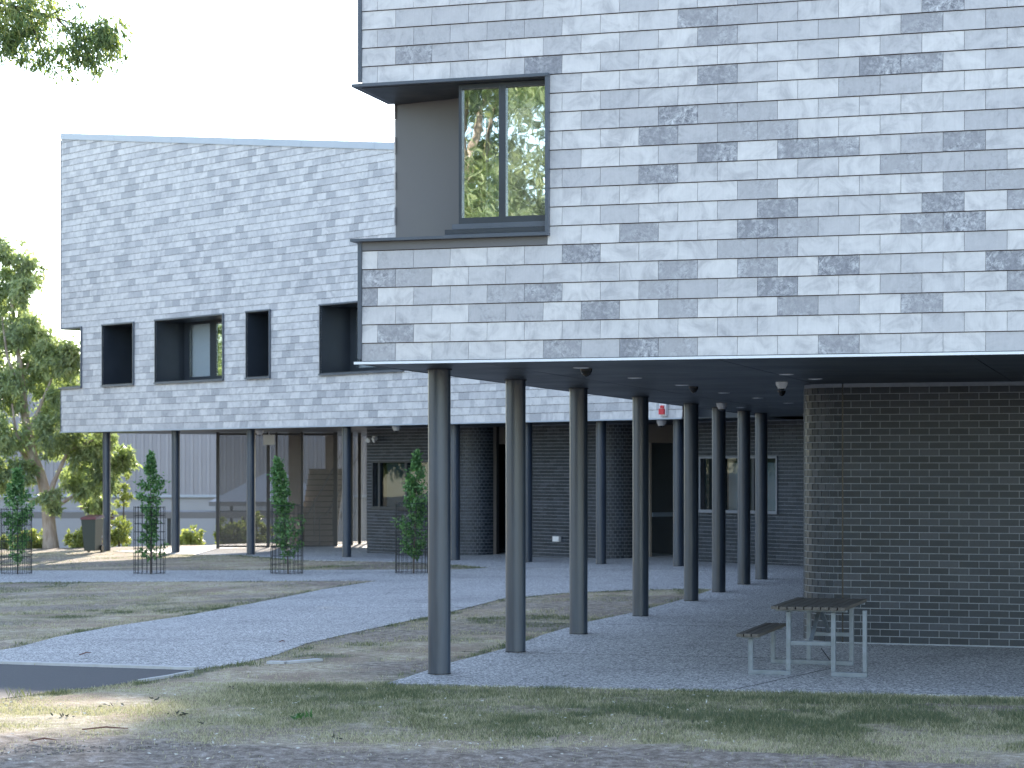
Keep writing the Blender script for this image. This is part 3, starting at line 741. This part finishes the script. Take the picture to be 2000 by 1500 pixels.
MB().box(-.17, .17, -.05, .05, 0, .30).build('box', M['curtain'], o); MB().tube([(0, 0, .3), (0, 0, .4)], .015).build('rod', M['white'], o)
x, y = Cw(25.25, -.04)
o = thing('alarm_light', 'red and white alarm strobe on the far cladding above the eighth column', 'alarm', (x, y, 3.33), CR)
MB().box(-.10, .10, -.05, .015, 0, .27).build('base_box', M['white'], o); MB().box(-.075, .075, -.10, -.052, .03, .16).build('red_lens', M['red'], o); MB().box(-.05, .05, -.085, -.052, .17, .23).build('speaker', M['red'], o)

# ------------------------------------------------------------------ stair enclosure
SX, SY = -8.9, 62.3; gz = zgf(SX, SY)+.02
st = thing('stair_enclosure', 'brown perforated metal screens around an outdoor stair below the far building', 'stair', (SX, SY, gz))
H = SOF-gz-.01
def sb(*a): return B(*a)
for a, wd in ((0, .09), (1.53, .10), (1.78, .05), (2.55, .08), (3.56, .12)):
    sb(a-wd/2, a+wd/2, -.05, .05, 0, H).build('post', M['screenpost'], st)
for a, yy in ((4.0, .5), (4.2, 1.2), (4.42, 2.0)): sb(a-.05, a+.05, yy-.05, yy+.05, 0, H).build('post', M['screenpost'], st)
for a, b in ((0.05, 1.48), (1.6, 2.5), (2.6, 3.5)):
    p = sb(a, b, -.004, .004, .1, H-.1).build('screen', M['screen'], st)
    sb(a, b, -.02, .02, .03, .095).build('rail', M['screenpost'], p); sb(a, b, -.02, .02, H-.095, H-.03).build('rail', M['screenpost'], p)
mb = MB(); mb.prism([(3.62, 0, .1), (4.42, 2.0, .1), (4.41, 2.0, .1), (3.61, 0, .1), (3.62, 0, H-.1), (4.42, 2, H-.1), (4.41, 2, H-.1), (3.61, 0, H-.1)]); mb.build('side_screen', M['screen'], st)
for i in range(14):
    sb(2.35, 3.5, .5+i*.28, .5+i*.28+.30, max(0, i*.17-.05), (i+1)*.17).build('step', M['stair'], st)
    sb(2.34, 3.51, .5+i*.28-.02, .5+i*.28+.05, (i+1)*.17+.001, (i+1)*.17+.022).build('nosing', M['screenpost'], st)
for sx in (2.72, 3.30):
    MB().tube([(sx-.25, .3, 0), (sx-.25, .3, .95), (sx-.05, .45, 1.0), (sx+.75, 4.0, 3.0)], .02, 6).build('handrail', M['galv'], st)
    MB().tube([(sx+.1, 1.0, .3), (sx+.1, 1.0, 1.5)], .018, 6).build('baluster', M['galv'], st)
B(1.9, 2.3, 2.2, 2.35, 0, H).build('inner_wall', M['stair'], st); B(2.9, 3.2, 3.9, 4.0, 1.5, H).build('inner_wall', M['stair'], st)

# ------------------------------------------------------------------ background shed & shelters
shx0, shx1, SHY = -46., 6., 95.
sg = zgf(-20, 95)
sh = thing('shed', 'large pale ribbed metal shed beyond the far building', 'building', (-20, SHY, sg))
def zz(z): return z-sg
B(shx0+20, shx1+20, .06, 14, zz(.9), zz(6.4)).build('wall', M['shed'], sh)
mb = MB(); x = shx0+20
while x < shx1+20: mb.prism([(x, 0, zz(.9)), (x+.12, 0, zz(.9)), (x+.16, .07, zz(.9)), (x-.04, .07, zz(.9)), (x, 0, zz(6.4)), (x+.12, 0, zz(6.4)), (x+.16, .07, zz(6.4)), (x-.04, .07, zz(6.4))]); x += .38
mb.build('cladding_ribs', M['shed'], sh, kind='stuff')
B(shx0+20, shx1+20, .12, 13.9, 0, zz(.82)).build('base_wall', M['shed2'], sh)
B(shx0+20, shx1+20, -.05, .1, zz(.78), zz(.9)).build('flashing', M['cap'], sh)
B(shx0+19.8, shx1+20.2, -.3, 14.2, zz(6.4), zz(6.6)).build('roof', M['cap'], sh)
g2 = zgf(-14, 84)
cw = thing('covered_walkway', 'low flat-roofed walkway on thin posts behind the gum tree', 'shelter', (-14, 84, g2))
B(-16, 7.5, -1.2, 1.2, .12-g2, .38-g2).build('roof', M['shedroof'], cw)
for q in range(-15, 8, 3): B(q+.1, q+.24, -1.0, -.86, 0, .115-g2).build('post', M['dark'], cw)
g3 = zgf(-10, 86)
hs = thing('shade_shelter', 'pale hip-roofed shelter seen through the stair screen', 'shelter', (-9.9, 86, g3))
mb = MB(); n = len(mb.v); zb = .78-g3
mb.v = [(-2.4, -2.4, zb), (2.4, -2.4, zb), (2.4, 2.4, zb), (-2.4, 2.4, zb), (0, 0, zb+1.35)]; mb.tone = [0]*5; mb.tc = [(0, 0, 0)]*5
mb.f = [(0, 1, 4), (1, 2, 4), (2, 3, 4), (3, 0, 4), (3, 2, 1, 0)]; mb.build('roof', M['shed2'], hs)
for a in (-2.1, 2.1):
    for b in (-2.1, 2.1): B(a-.06, a+.06, b-.06, b+.06, 0, zb).build('post', M['dark'], hs)
B(-2.4, 2.4, -2.44, -2.405, zb-.18, zb).build('fascia', M['shedroof'], hs)

# ------------------------------------------------------------------ vegetation
def leafmesh(P, D, L, W, tone, mat, name, up=None):
    n = len(P); D = D/np.linalg.norm(D, axis=1, keepdims=True)
    r = rng.normal(size=(n, 3)); S = np.cross(D, r); S /= np.linalg.norm(S, axis=1, keepdims=True)+1e-9
    L = np.asarray(L).reshape(-1, 1)*np.ones((n, 1)); Wd = np.asarray(W).reshape(-1, 1)*np.ones((n, 1))
    Nn = np.cross(D, S)
    v = np.stack([P, P+D*L*.42+S*Wd*.5+Nn*L*.05, P+D*L*.42-S*Wd*.5+Nn*L*.05, P+D*L], 1).reshape(-1, 3)
    b = np.arange(n)*4; Fa = np.stack([np.stack([b, b+1, b+2], 1), np.stack([b+1, b+3, b+2], 1)], 1).reshape(-1, 3)
    return npmesh(name, v, Fa, mat, False, {'tone': np.repeat(tone, 4)})
def cloud(blobs, per, L, W, mat, name, parent, droop=.8, tone_c=.45, tone_s=.22, shell=.0):
    Ps, Ds, Ts = [], [], []
    for (cx, cy, cz, r) in blobs:
        n = int(per*(r**2)); k = max(4, int(n/40))
        sub = rng.normal(size=(k, 3)); sub /= np.linalg.norm(sub, axis=1, keepdims=True); sub *= (rng.random((k, 1))**.45)*r*.92
        ci = rng.integers(0, k, n); p = sub[ci] + rng.normal(size=(n, 3))*r*.13
        Ps.append(p+np.array([cx, cy, cz])); d = rng.normal(size=(n, 3))*.7 + sub[ci]/r*.5; d[:, 2] -= droop; Ds.append(d)
        Ts.append(np.clip(tone_c + rng.normal(size=n)*tone_s*.6 + rng.normal(size=k)[ci]*tone_s*.6, 0, 1))
    P = np.concatenate(Ps); D = np.concatenate(Ds); T = np.concatenate(Ts); n = len(P)
    me = leafmesh(P, D, L*(.6+.8*rng.random(n)), W*(.7+.6*rng.random(n)), T, mat, name)
    return link(name, me, (0, 0, 0), parent)
def pxb(x, y, r, Y, X0, Y0, Z0, dy=1.5):
    """blob given by the direction it is seen in, at distance about Y, in a tree's own coordinates"""
    s = 4023/Y; return ((x-1000)/s-X0, random.uniform(-dy, dy)+Y-Y0, EYE-(y-910)/s-Z0, r/s)
# big gum on the left
gx, gy = -14.75, 66.2; g0 = zgf(gx, gy)
gum = thing('gum_tree', 'tall gum tree with mottled pale trunk at the left end of the far building', 'tree', (gx, gy, g0))
bl = [(20, 490, 38), (48, 525, 40), (8, 560, 42), (60, 575, 30), (22, 640, 50), (75, 655, 42), (110, 690, 42), (60, 720, 48), (150, 710, 42), (15, 760, 50), (95, 780, 42), (140, 775, 45), (70, 850, 44),
      (20, 850, 42), (120, 850, 46), (165, 880, 42), (195, 870, 36), (228, 905, 34), (50, 920, 34), (150, 935, 42), (205, 940, 34), (110, 975, 28), (5, 930, 38), (175, 985, 30), (185, 820, 25)]
bl += [(-30-random.random()*190, random.uniform(480, 960), random.uniform(35, 60)) for _ in range(26)]
blobs = [pxb(x, y, r*1.06, 66.2, gx, gy, g0, 1.2) for x, y, r in bl]
cloud(blobs, 3300, .19, .07, M['gumleaf'], 'crown', gum, .9, .5, .3)
def T3(x, y, dy=0, Y=66.2): s = 4023/Y; return ((x-1000)/s-gx, dy, EYE-(y-910)/s-g0)
tr = MB().tube([T3(100, 1083), T3(97, 1040), T3(92, 980), T3(80, 930), T3(62, 885), T3(50, 820), T3(42, 740), T3(32, 660), T3(18, 560)], [.30, .23, .19, .17, .16, .13, .10, .07, .03], 12)
tr = tr.build('trunk', M['barkg'], gum, smooth=True)
for pts, rr in (([T3(92, 980), T3(110, 940, -.3), T3(140, 880, -.5), T3(190, 860, -.6)], .10), ([T3(80, 930), T3(50, 900, .4), T3(10, 850, .6), T3(-40, 800, .5)], .10), ([T3(55, 850), T3(80, 800, -.3), T3(115, 720, -.4)], .07),
                ([T3(42, 740), T3(60, 690, .3), T3(70, 600, .2)], .05), ([T3(96, 1000), T3(150, 960, .5), T3(200, 930, .6)], .06), ([T3(45, 770), T3(20, 700, -.4), T3(10, 620, -.4)], .06), ([T3(62, 890), T3(40, 850, -.6), T3(35, 790, -.8)], .06)):
    MB().tube(pts, [rr, rr*.8, rr*.5, rr*.2][:len(pts)], 7).build('limb', M['barkg'], tr, smooth=True)
# overhanging gum at top left
ox, oy = -10.2, 22.4; og = 0
og_t = thing('gum_tree', 'near gum tree outside the left edge, its leafy branch hanging into the sky', 'tree', (ox, oy, og))
def T4(x, y, dy=0, Y=22.): s = 4023/Y; return ((x-1000)/s-ox, dy+Y-oy, EYE-(y-910)/s)
trk = MB().tube([(0, 0, -.1), (.1, 0, 2), (-.1, .1, 4.2), (.2, 0, 6.5), (.6, 0, 8.6), (.9, .2, 11)], [.36, .29, .24, .19, .13, .05], 14).build('trunk', M['barkg'], og_t, smooth=True)
tw = [([(.2, 0, 6.5), T4(-500, -120), T4(-150, -30), T4(20, 10), T4(110, 35), T4(175, 55), T4(215, 60)], .09),
      ([T4(20, 10), T4(60, 45), T4(80, 90), T4(100, 130)], .016), ([T4(110, 35), T4(135, 60), T4(165, 95), T4(180, 120)], .014), ([T4(90, 33), T4(120, 18), T4(140, 15)], .012), ([T4(175, 55), T4(200, 45), T4(225, 35)], .008),
      ([T4(-150, -30), T4(-60, 40), T4(-10, 80), T4(10, 90)], .02), ([T4(60, 45), T4(50, 90), T4(45, 120)], .008), ([T4(135, 60), T4(120, 90), T4(150, 125)], .008)]
for i, (pts, r0) in enumerate(tw):
    n = len(pts); MB().tube(pts, [r0*(1-.85*j/(n-1)) for j in range(n)] if i else [.11, .06, .04, .016, .010, .007, .004], 6).build('branch' if i == 0 else 'twig', M['bark'], trk, smooth=True)
nb = [(18, 25, 42, 1.), (70, 50, 34, .7), (5, 75, 30, .8), (95, 12, 22, .7), (60, 15, 40, 1.), (118, 100, 16, .35), (150, 45, 24, .6), (185, 55, 24, .9), (205, 75, 26, 1.), (172, 100, 30, 1.2), (150, 118, 20, .8), (90, 100, 22, .7), (85, 122, 16, .6), (112, 150, 9, .5),
      (60, 118, 12, .5), (235, 45, 16, .6), (240, 65, 10, .4), (220, 95, 15, .7), (188, 125, 14, .7), (42, 70, 20, .5), (130, 20, 14, .3), (160, 75, 20, .8), (30, 95, 26, .6), (75, 75, 24, .6), (200, 100, 26, .9), (215, 70, 20, 1.), (105, 128, 14, .6), (60, 135, 10, .5), (20, 50, 40, 1.), (140, 95, 24, .8), (0, 110, 16, .5)]
P_, D_, T_ = [], [], []
for (x, y, r, q) in nb:
    n = int(q*r*r*.42); k = max(3, n//12)
    c0 = np.array(T4(x, y)); rr = r*22/4023
    s0 = rng.normal(size=(k, 3))*np.array([.6, .9, .6])*rr; ci = rng.integers(0, k, n)
    P_.append(c0+s0[ci]+rng.normal(size=(n, 3))*.035); d = rng.normal(size=(n, 3))*.45+(rng.normal(size=(k, 3))*.35)[ci]; d[:, 2] -= .9; d[:, 0] += .15; D_.append(d)
    T_.append(np.clip(rng.normal(size=n)*.2+.4+.35*(x > 215)+(.3*(x < 110 and y < 30)), 0, 1))
P_ = np.concatenate(P_); D_ = np.concatenate(D_); T_ = np.concatenate(T_); n = len(P_)
link('leaf_sprays', leafmesh(P_, D_, .088*(.6+.7*rng.random(n)), .021*(.8+.5*rng.random(n)), T_, M['gumnear'], 'leaf_sprays'), (0, 0, 0), og_t)['kind'] = 'stuff'
ob = [(random.uniform(-3, 2.9), random.uniform(-3, 3), random.uniform(7.2, 12), random.uniform(.8, 1.3)) for _ in range(22)]
ob = [b for b in ob if b[0] < 2.6 or b[2] > 9.5]
cloud(ob, 900, .12, .03, M['gumnear'], 'crown', og_t, .9, .45, .25)

def simple_tree(name, label, X, Y, blobs, th, tr0, per, L, W, mat, bark=None, group=None):
    g = zgf(X, Y)
    t = thing(name, label, 'tree', (X, Y, g), 0, group)
    tk = MB().tube([(0, 0, -.1), (.1, .05, th*.35), (-.1, 0, th*.7), (0, .1, th)], [tr0, tr0*.75, tr0*.5, tr0*.15], 10).build('trunk', bark or M['barkg'], t, smooth=True)
    for i in range(6):
        b = blobs[(i*5) % len(blobs)]; z0 = th*(.3+.09*i)
        MB().tube([(0, 0, z0), (b[0]*.5, b[1]*.5, (z0+b[2])/2+.2), (b[0], b[1], b[2])], [tr0*.4, tr0*.25, tr0*.08], 6).build('limb', bark or M['barkg'], tk, smooth=True)
    cloud(blobs, per, L, W, mat, 'crown', t, .8, .45, .3); return t
# unseen gum added behind both buildings, its crown shaped to shade the lawn, and gums behind the viewpoint mirrored in the window
bb = []
for z in np.arange(11.5, 24.5, 1.15):
    e = -5.35 if z > 21.8 else -4.5
    for x in np.arange(e+1.2, 4.6, 1.15): bb.append((x+random.uniform(-.12, .25), random.uniform(-1.8, 1.8), z+random.uniform(-.3, .3), random.uniform(1.05, 1.3)))
simple_tree('gum_tree', 'unseen tall gum tree added behind the two buildings, crown shaped to shade the lawn', 1.0, 78, [(x, y, z, r) for x, y, z, r in bb], 22, .45, 330, .42, .2, M['gumleaf'])
for (X, Y, lb, hh) in ((-44, 52, 'broad unseen gum tree added beyond the left edge to darken window reflections', 13), (-40, 62, 'second unseen gum tree added beyond the left edge, behind the broad one', 14), (-46, 42, 'nearest unseen gum tree added beyond the left edge of the lawn', 12), (-21, -8, 'broad gum tree behind the viewpoint, mirrored in the corner window', 17), (-28, -3, 'second gum tree behind the viewpoint, left of the broad one', 15), (-15.5, -16, 'third gum tree behind the viewpoint, right of the broad one', 18)):  # gums beyond the left edge are added, unseen, to darken far window reflections
    b_ = [(random.gauss(0, 2.6), random.gauss(0, 2.2), random.uniform(3.2, hh), random.uniform(.9, 1.6)) for _ in range(95)]
    simple_tree('gum_tree', lb, X, Y, b_, hh-1, .4, 850, .32, .055, M['gumleaf'])

# bushes and small trees beyond the far building
def bush(label, px, ptop, pbase, wpx, Y, mat=None, nm='bush', n=24, tone=.55):
    s = 4023/Y; X = (px-1000)/s; g = zgf(X, Y); zt = EYE-(ptop-910)/s-g; rw = wpx/s/2
    t = thing(nm, label, 'bush', (X, Y, g))
    b_ = []
    for _ in range(n):
        a = random.uniform(0, 6.28); q = random.random()**.5; r = rw*random.uniform(.32, .5)
        zz_ = random.uniform(.15, 1)*(zt-r)*(1-.35*q*q); b_.append((math.cos(a)*q*(rw-r), math.sin(a)*q*(rw-r), max(r*.5, zz_), r))
    cloud(b_, 1500, .13, .06, mat or M['bushleaf'], 'foliage', t, .1, tone, .25)
    MB().tube([(0, 0, -.05), (.03, 0, zt*.6)], [.05, .02], 6).build('stem', M['bark'], t)
bush('yellow-green bush behind the caged tree by the second column', 232, 985, 1075, 60, 68)
bush('sunlit rounded bush right of the second far column', 372, 1017, 1070, 72, 69, tone=.7)
bush('sunlit low bush behind the leftmost caged tree', 62, 1032, 1080, 80, 66.5, tone=.65)
bush('low green bush between the gum trunk and the wheelie bin', 152, 1022, 1080, 60, 66.5)
bush('dark bush behind the left stair screen', 455, 1000, 1072, 90, 70, tone=.2)
bush('dark bush right of the leftmost screen post', 500, 985, 1072, 70, 71, tone=.2)
bush('pale green bush at the left edge beyond the lawn', -5, 1040, 1080, 60, 66.5)
bush('plum-coloured small tree behind the far corner column', 195, 925, 1060, 92, 72, M['purple'], 'plum_tree', 14, .5)
bush('light green small tree right of the far corner column', 240, 870, 1070, 60, 74, M['bushleaf'], 'small_tree', 14, .6)

# caged street trees
def caged(px, py, Xw, Yw, top, half, label, clabel, seedn, lean=0, bulge=(), shape=((0, .6), (1, .2))):
    g = zgf(Xw, Yw)+.02; s = 4023/Yw
    cg = thing('tree_guard', clabel, 'tree guard', (Xw, Yw, g), 0, 'wire tree guards along the path')
    Rr, Hh = .36, (1.55)
    for k in range(20):
        a = 2*math.pi*k/20; MB().tube([(Rr*math.cos(a), Rr*math.sin(a), 0), (Rr*math.cos(a), Rr*math.sin(a), Hh)], 0.0055, 4).build('upright_wire', M['wire'], cg)
    for j in range(9):
        z = .02+j*(Hh-.04)/8; MB().tube([(Rr*math.cos(2*math.pi*k/20), Rr*math.sin(2*math.pi*k/20), z) for k in range(21)], 0.005, 4).build('ring_wire', M['wire'], cg)
    t = thing('young_tree', label, 'tree', (Xw+.03, Yw, g), 0, 'young trees along the path')
    zt = (py-top)/s
    MB().tube([(0, 0, -.02), (.01+lean*.2, 0, zt*.3), (lean*.6, .01, zt*.6), (lean, 0, zt*.97)], [.022, .017, .011, .004], 8).build('trunk', M['bark'], t, smooth=True)
    Ps, Ds = [], []
    for i in range(135):
        f = random.random()**.85; z0 = zt*(.12+.86*f); prof = half*np.interp(f, *zip(*shape))
        a = random.uniform(0, 6.283); ln = prof*random.uniform(.55, 1.15)
        for (zc, sd, am) in bulge:
            if abs(f-zc) < .12 and math.cos(a)*sd > 0: ln *= am
        cx = lean*f
        up = random.uniform(.5, 1.0)*ln; e = np.array([cx+math.cos(a)*ln, math.sin(a)*ln, z0+up*.55]); b0 = np.array([cx*.9, 0, z0-.06])
        nn = random.randint(14, 26)
        q = rng.random(nn)**.5
        Ps.append(b0+(e-b0)*q[:, None]+rng.normal(size=(nn, 3))*.028); d = rng.normal(size=(nn, 3))*.8+(e-b0)/np.linalg.norm(e-b0)*.5; d[:, 2] -= .35; Ds.append(d)
        if i % 5 == 0: MB().tube([tuple(b0), tuple((b0+e)/2+np.array([0, 0, -.02])), tuple(e)], [.006, .004, .002], 4).build('twig', M['bark'], t)
    P = np.concatenate(Ps); D = np.concatenate(Ds); n = len(P)
    link('crown', leafmesh(P, D, 0.085*(.6+.7*rng.random(n)), .052*(.7+.6*rng.random(n)), np.clip(rng.normal(size=n)*.25+.42, 0, 1), M['pearleaf'], 'crown'), (0, 0, 0), t)
caged(32, 1122, -11.77, 48.9, 915, .36, 'young leafy tree in a wire guard at the left edge of the photo', 'round wire tree guard at the left edge of the path', 1, shape=((0, .5), (.12, .9), (.35, .8), (.5, 1.15), (.7, .95), (.82, .4), (1, .08)))
caged(292, 1122, -8.36, 47.48, 880, .34, 'slender young tree in a wire guard between the first two far columns', 'round wire tree guard standing between the first and second far columns', 2, 0, ((.08, 1, 1.3),), ((0, 1.), (.1, 1.1), (.2, .55), (.35, .45), (.5, .8), (.62, 1.15), (.72, .75), (.8, .3), (.9, .16), (1, .05)))
caged(560, 1122, -5.04, 46.09, 893, .30, 'young tree leaning left in its guard in front of the stair screen', 'round wire tree guard in front of the brown stair screens', 3, -.24, ((.2, 1, 2.0),), ((0, .5), (.1, .9), (.3, .95), (.45, .6), (.6, .7), (.8, .75), (.9, .3), (1, .1)))
caged(805, 1121, -2.19, 45.11, 880, .32, 'young tree in a wire guard half hidden by the nearest column', 'round wire tree guard just left of the nearest column', 4, .08, ((.2, -1, 1.6),), ((0, .6), (.1, .9), (.25, .9), (.4, .7), (.6, .8), (.75, .75), (.85, .3), (1, .08)))

# wheelie bin
bx, by = -12.55, 61.6; bz = zgf(bx, by)
bn = thing('wheelie_bin', 'dark wheelie bin with maroon lid beside the leftmost far column', 'bin', (bx, by, bz), R(-12)); bn.scale = (.82, .9, 1.0)
mb = MB(); mb.prism([(-.21, -.24, .06), (.21, -.24, .06), (.21, .22, .06), (-.21, .22, .06), (-.28, -.34, 1.0), (.28, -.34, 1.0), (.28, .32, 1.0), (-.28, .32, 1.0)]); mb.build('body', M['bin'], bn)
mb = MB(); mb.prism([(-.31, -.38, 1.0), (.31, -.38, 1.0), (.31, .36, 1.03), (-.31, .36, 1.03), (-.27, -.32, 1.07), (.27, -.32, 1.07), (.27, .34, 1.13), (-.27, .34, 1.13)]); mb.build('lid', M['binlid'], bn)
for sx in (-.26, .26): MB().tube([(sx-.025, .24, .11), (sx+.025, .24, .11)], .11, 14).build('wheel', M['black'], bn)
MB().tube([(-.24, .40, .98), (.24, .40, .98)], .018, 8).build('handle', M['bin'], bn)

# ------------------------------------------------------------------ picnic table
tx, ty = Aw(3.541, 2.223)
tb = thing('picnic_table', 'picnic table with dark weathered slats and galvanised legs, bench on its left side', 'table', (tx, ty, .018), R(-18))
tp = MB()
def bb_(name, mat, x0, x1, y0, y1, z0, z1, par=None):
    o = B(x0, x1, y0, y1, z0, z1).build(name, mat, par or tb); m = o.modifiers.new('bevel', 'BEVEL'); m.width = .004; m.segments = 2; return o
for i in range(9):
    a = .25+i*.088; dz = random.uniform(-.002, .002); bb_('tabletop_slat', M['timber'], a, a+.076, -.13+random.uniform(-.006, .006), 1.42, .700+dz, .735+dz)
for i in range(3):
    a = -.115+i*.083; bb_('bench_slat', M['timber'], a, a+.072, -.16, 1.46, .405, .440)
S_ = .048
for y in (0, 1.25):
    bb_('bench_leg', M['galv'], -.02, -.02+S_, y, y+S_, 0.0, .375)
    bb_('floor_rail', M['galv'], -.02, .385+S_, y-.002, y+S_+.002, .0, .05)
    bb_('table_leg', M['galv'], .385, .385+S_, y, y+S_, .052, .675); bb_('table_leg', M['galv'], .86, .86+S_, y, y+S_, .052, .675)
    if y == 0: bb_('floor_rail', M['galv'], .86, 1.19+S_, y-.002, y+S_+.002, .0, .05)
    bb_('table_leg', M['galv'], 1.19, 1.19+S_*.9, y+.001, y+S_-.001, .052, .70) if y == 0 else None
    bb_('crossbar', M['galv'], .385+S_, .86, y+.004, y+S_-.004, .32, .365)
    bb_('top_bearer', M['galv'], .27, 1.03, y+.003, y+S_-.003, .677, .699)
    bb_('bench_bearer', M['galv'], -.10, .11, y+.003, y+S_-.003, .377, .403)
bb_('floor_rail', M['galv'], .385+S_, .86+S_, 1.248, 1.25+S_+.002, .0, .05)
MB().bar((.64, .60, .66), (.64, .06, .37), .04, .02).build('brace', M['galv'], tb); MB().bar((.64, .68, .66), (.64, 1.22, .37), .04, .02).build('brace', M['galv'], tb)
bb_('centre_rail', M['galv'], .60, .68, .60, .69, .655, .676)

# ------------------------------------------------------------------ grass
def blades(n, ymin, ymax, hmin, hmax, wd, name, pxmin=-30, pxmax=2030, powr=1.):
    Y = ymin+(ymax-ymin)*rng.random(n)**powr; px = pxmin+(pxmax-pxmin)*rng.random(n); X = (px-1000)/4023*Y
    ok = ~paved(X, Y); X = X[ok]; Y = Y[ok]; g = green_at(X, Y); d = dirt_at(X, Y)
    ok = rng.random(len(X)) < np.clip(1.05-1.0*d, .03, 1)*(.45+.55*g); X, Y, g, d = X[ok], Y[ok], g[ok], d[ok]
    n = len(X); h = (hmin+(hmax-hmin)*rng.random(n))*(.55+.65*g)
    a = rng.random(n)*6.283; ln = rng.normal(size=(n, 2))*.45*h[:, None]; Z = zg(X, Y)-.004
    c, s = np.cos(a)*wd/2, np.sin(a)*wd/2
    v = np.stack([np.stack([X-c, Y-s, Z], 1), np.stack([X+c, Y+s, Z], 1), np.stack([X+ln[:, 0], Y+ln[:, 1], Z+h], 1)], 1).reshape(-1, 3)
    tone = np.clip(1-(g*.95)+rng.normal(size=n)*.30, 0, 1)
    o = link(name, npmesh(name, v, np.arange(n*3).reshape(-1, 3), M['grass'], False, {'tone': np.repeat(tone, 3)}), (0, 0, 0)); o['kind'] = 'stuff'
    return o
tag(blades(360000, 14.3, 21.2, .02, .055, .008, 'grass'), 'short patchy green and straw grass blades across the front lawn', 'grass')
tag(blades(260000, 21.2, 40, .02, .05, .010, 'grass', powr=.8), 'dry short grass on the lawn triangle and beside the curved path', 'grass')
tag(blades(120000, 38, 64, .02, .05, .016, 'grass', pxmax=1000), 'straw-coloured grass on the far bank below the far building', 'grass')
# taller weeds / tufts
def tuft(X, Y, n, h, label, tone=.15, spread=.08):
    a = rng.random(n)*6.283; P = np.stack([X+rng.normal(size=n)*spread, Y+rng.normal(size=n)*spread, np.full(n, zgf(X, Y))], 1)
    D = np.stack([np.cos(a)*.5, np.sin(a)*.5, np.ones(n)*.9], 1)
    o = link('grass_tuft', leafmesh(P, D, h*(.6+.7*rng.random(n)), .009, np.clip(tone+rng.normal(size=n)*.1, 0, 1), M['grass'], 'grass_tuft'), (0, 0, 0)); o['kind'] = 'stuff'; tag(o, label, 'grass tuft')
tuft(-4.72, 19.75, 26, .12, 'spiky tuft at the left edge beside the dark driveway', .1)
tuft(.17, 17.0, 260, .05, 'bright green clover patch in the middle of the front lawn', .05, .16)
tuft(-2.93, 22.95, 60, .08, 'grass tuft at the path edge above the kerb end', .1, .1)
tuft(-.9, 19.9, 220, .05, 'lush green strip of grass in front of the slab corner', .08, .2)
# litter
def litter(X, Y, n, s, label, mat=None, spread=.12, nm='fallen_leaves'):
    P = np.stack([X+rng.normal(size=n)*spread, Y+rng.normal(size=n)*spread*.6, np.full(n, zgf(X, Y)+.012+.02*rng.random(n))], 1)
    D = rng.normal(size=(n, 3)); D[:, 2] = np.abs(D[:, 2])*.5
    o = link(nm, leafmesh(P, D, s*(.7+.6*rng.random(n)), s*.35, np.clip(rng.random(n)*.3, 0, 1), mat or M['litter'], nm), (0, 0, 0)); tag(o, label, 'leaves', 'leaf litter on the front lawn')
def gp(px, py): Y = EYE*4023/(py-910); return (px-1000)/4023*Y, Y
litter(*gp(588, 1408), 14, .085, 'largest clump of dark fallen leaves left of centre on the front lawn', M['pearleaf'], .06)
litter(*gp(352, 1402), 14, .06, 'string of dark leaves on the lawn below the kerb', None, .07)
litter(*gp(308, 1371), 7, .05, 'small dark leaf clump above the string of leaves', None, .035)
litter(*gp(210, 1383), 7, .06, 'twiggy dark leaves at the edge of the sunlit patch', None, .06)
litter(*gp(130, 1404), 8, .05, 'dark leaves lying in the sunlit patch', None, .05)
litter(*gp(455, 1349), 6, .045, 'dark leaves near the upper lawn edge left of the slab', None, .03)
litter(*gp(655, 1447), 5, .05, 'dark leaf low on the lawn near the bare soil', None, .04)
litter(*gp(405, 1418), 5, .05, 'thin dark leaf scrap right of the string of leaves', None, .04)
for (a, b, lb) in (((160, 1433), (250, 1431), 'long reddish stick on the lawn below the sunlit patch'), ((60, 1455), (110, 1454), 'dark short stick on the bare soil at the lower left'), ((155, 1284), (178, 1280), 'stick lying on the curved path near the kerb'), ((545, 1257), (556, 1256), 'small stick on the middle of the curved path')):
    (x0, y0), (x1, y1) = gp(*a), gp(*b); z = max(zgf(x0, y0), zgf(x1, y1))+.035
    o = MB().tube([(x0, y0, z), ((x0+x1)/2, (y0+y1)/2+.04, z+.012), (x1, y1, z)], [.006, .008, .004], 6).build('stick', M['stick'], None); tag(o, lb, 'stick')
n = 260; px = rng.random(n)*1500; py = 1345+rng.random(n)*150
Yl = EYE*4023/(py-910); Xl = (px-1000)/4023*Yl; ok = ~paved(Xl, Yl); Xl, Yl = Xl[ok], Yl[ok]; n = len(Xl)
o = link('leaf_scraps', leafmesh(np.stack([Xl, Yl, np.full(n, .02)], 1), np.concatenate([rng.normal(size=(n, 2)), rng.random((n, 1))*.3], 1), .02+.03*rng.random(n), .012, rng.random(n), M['scrap'], 'leaf_scraps'), (0, 0, 0)); o['kind'] = 'stuff'; tag(o, 'tiny pale dry scraps scattered over the front lawn', 'litter')
# mulch clods along the bottom edge
mb = MB()
for _ in range(5000):
    X = random.uniform(-4.2, 4.2); Y = random.uniform(14.2, 16.6)
    if dirt_at(np.array([X]), np.array([Y]))[0] < .55: continue
    s = random.uniform(.004, .015); a = random.uniform(0, 6.28)
    mb.obox(X, Y, a, s*random.uniform(1, 2.6), s, -.005, s*.5)
o = mb.build('soil_clods', wear_mat('clod', (.10, .085, .08), (.30, .27, .25), .95, 30), None, kind='stuff'); tag(o, 'loose clods and bark bits on the bare soil along the bottom edge', 'soil')
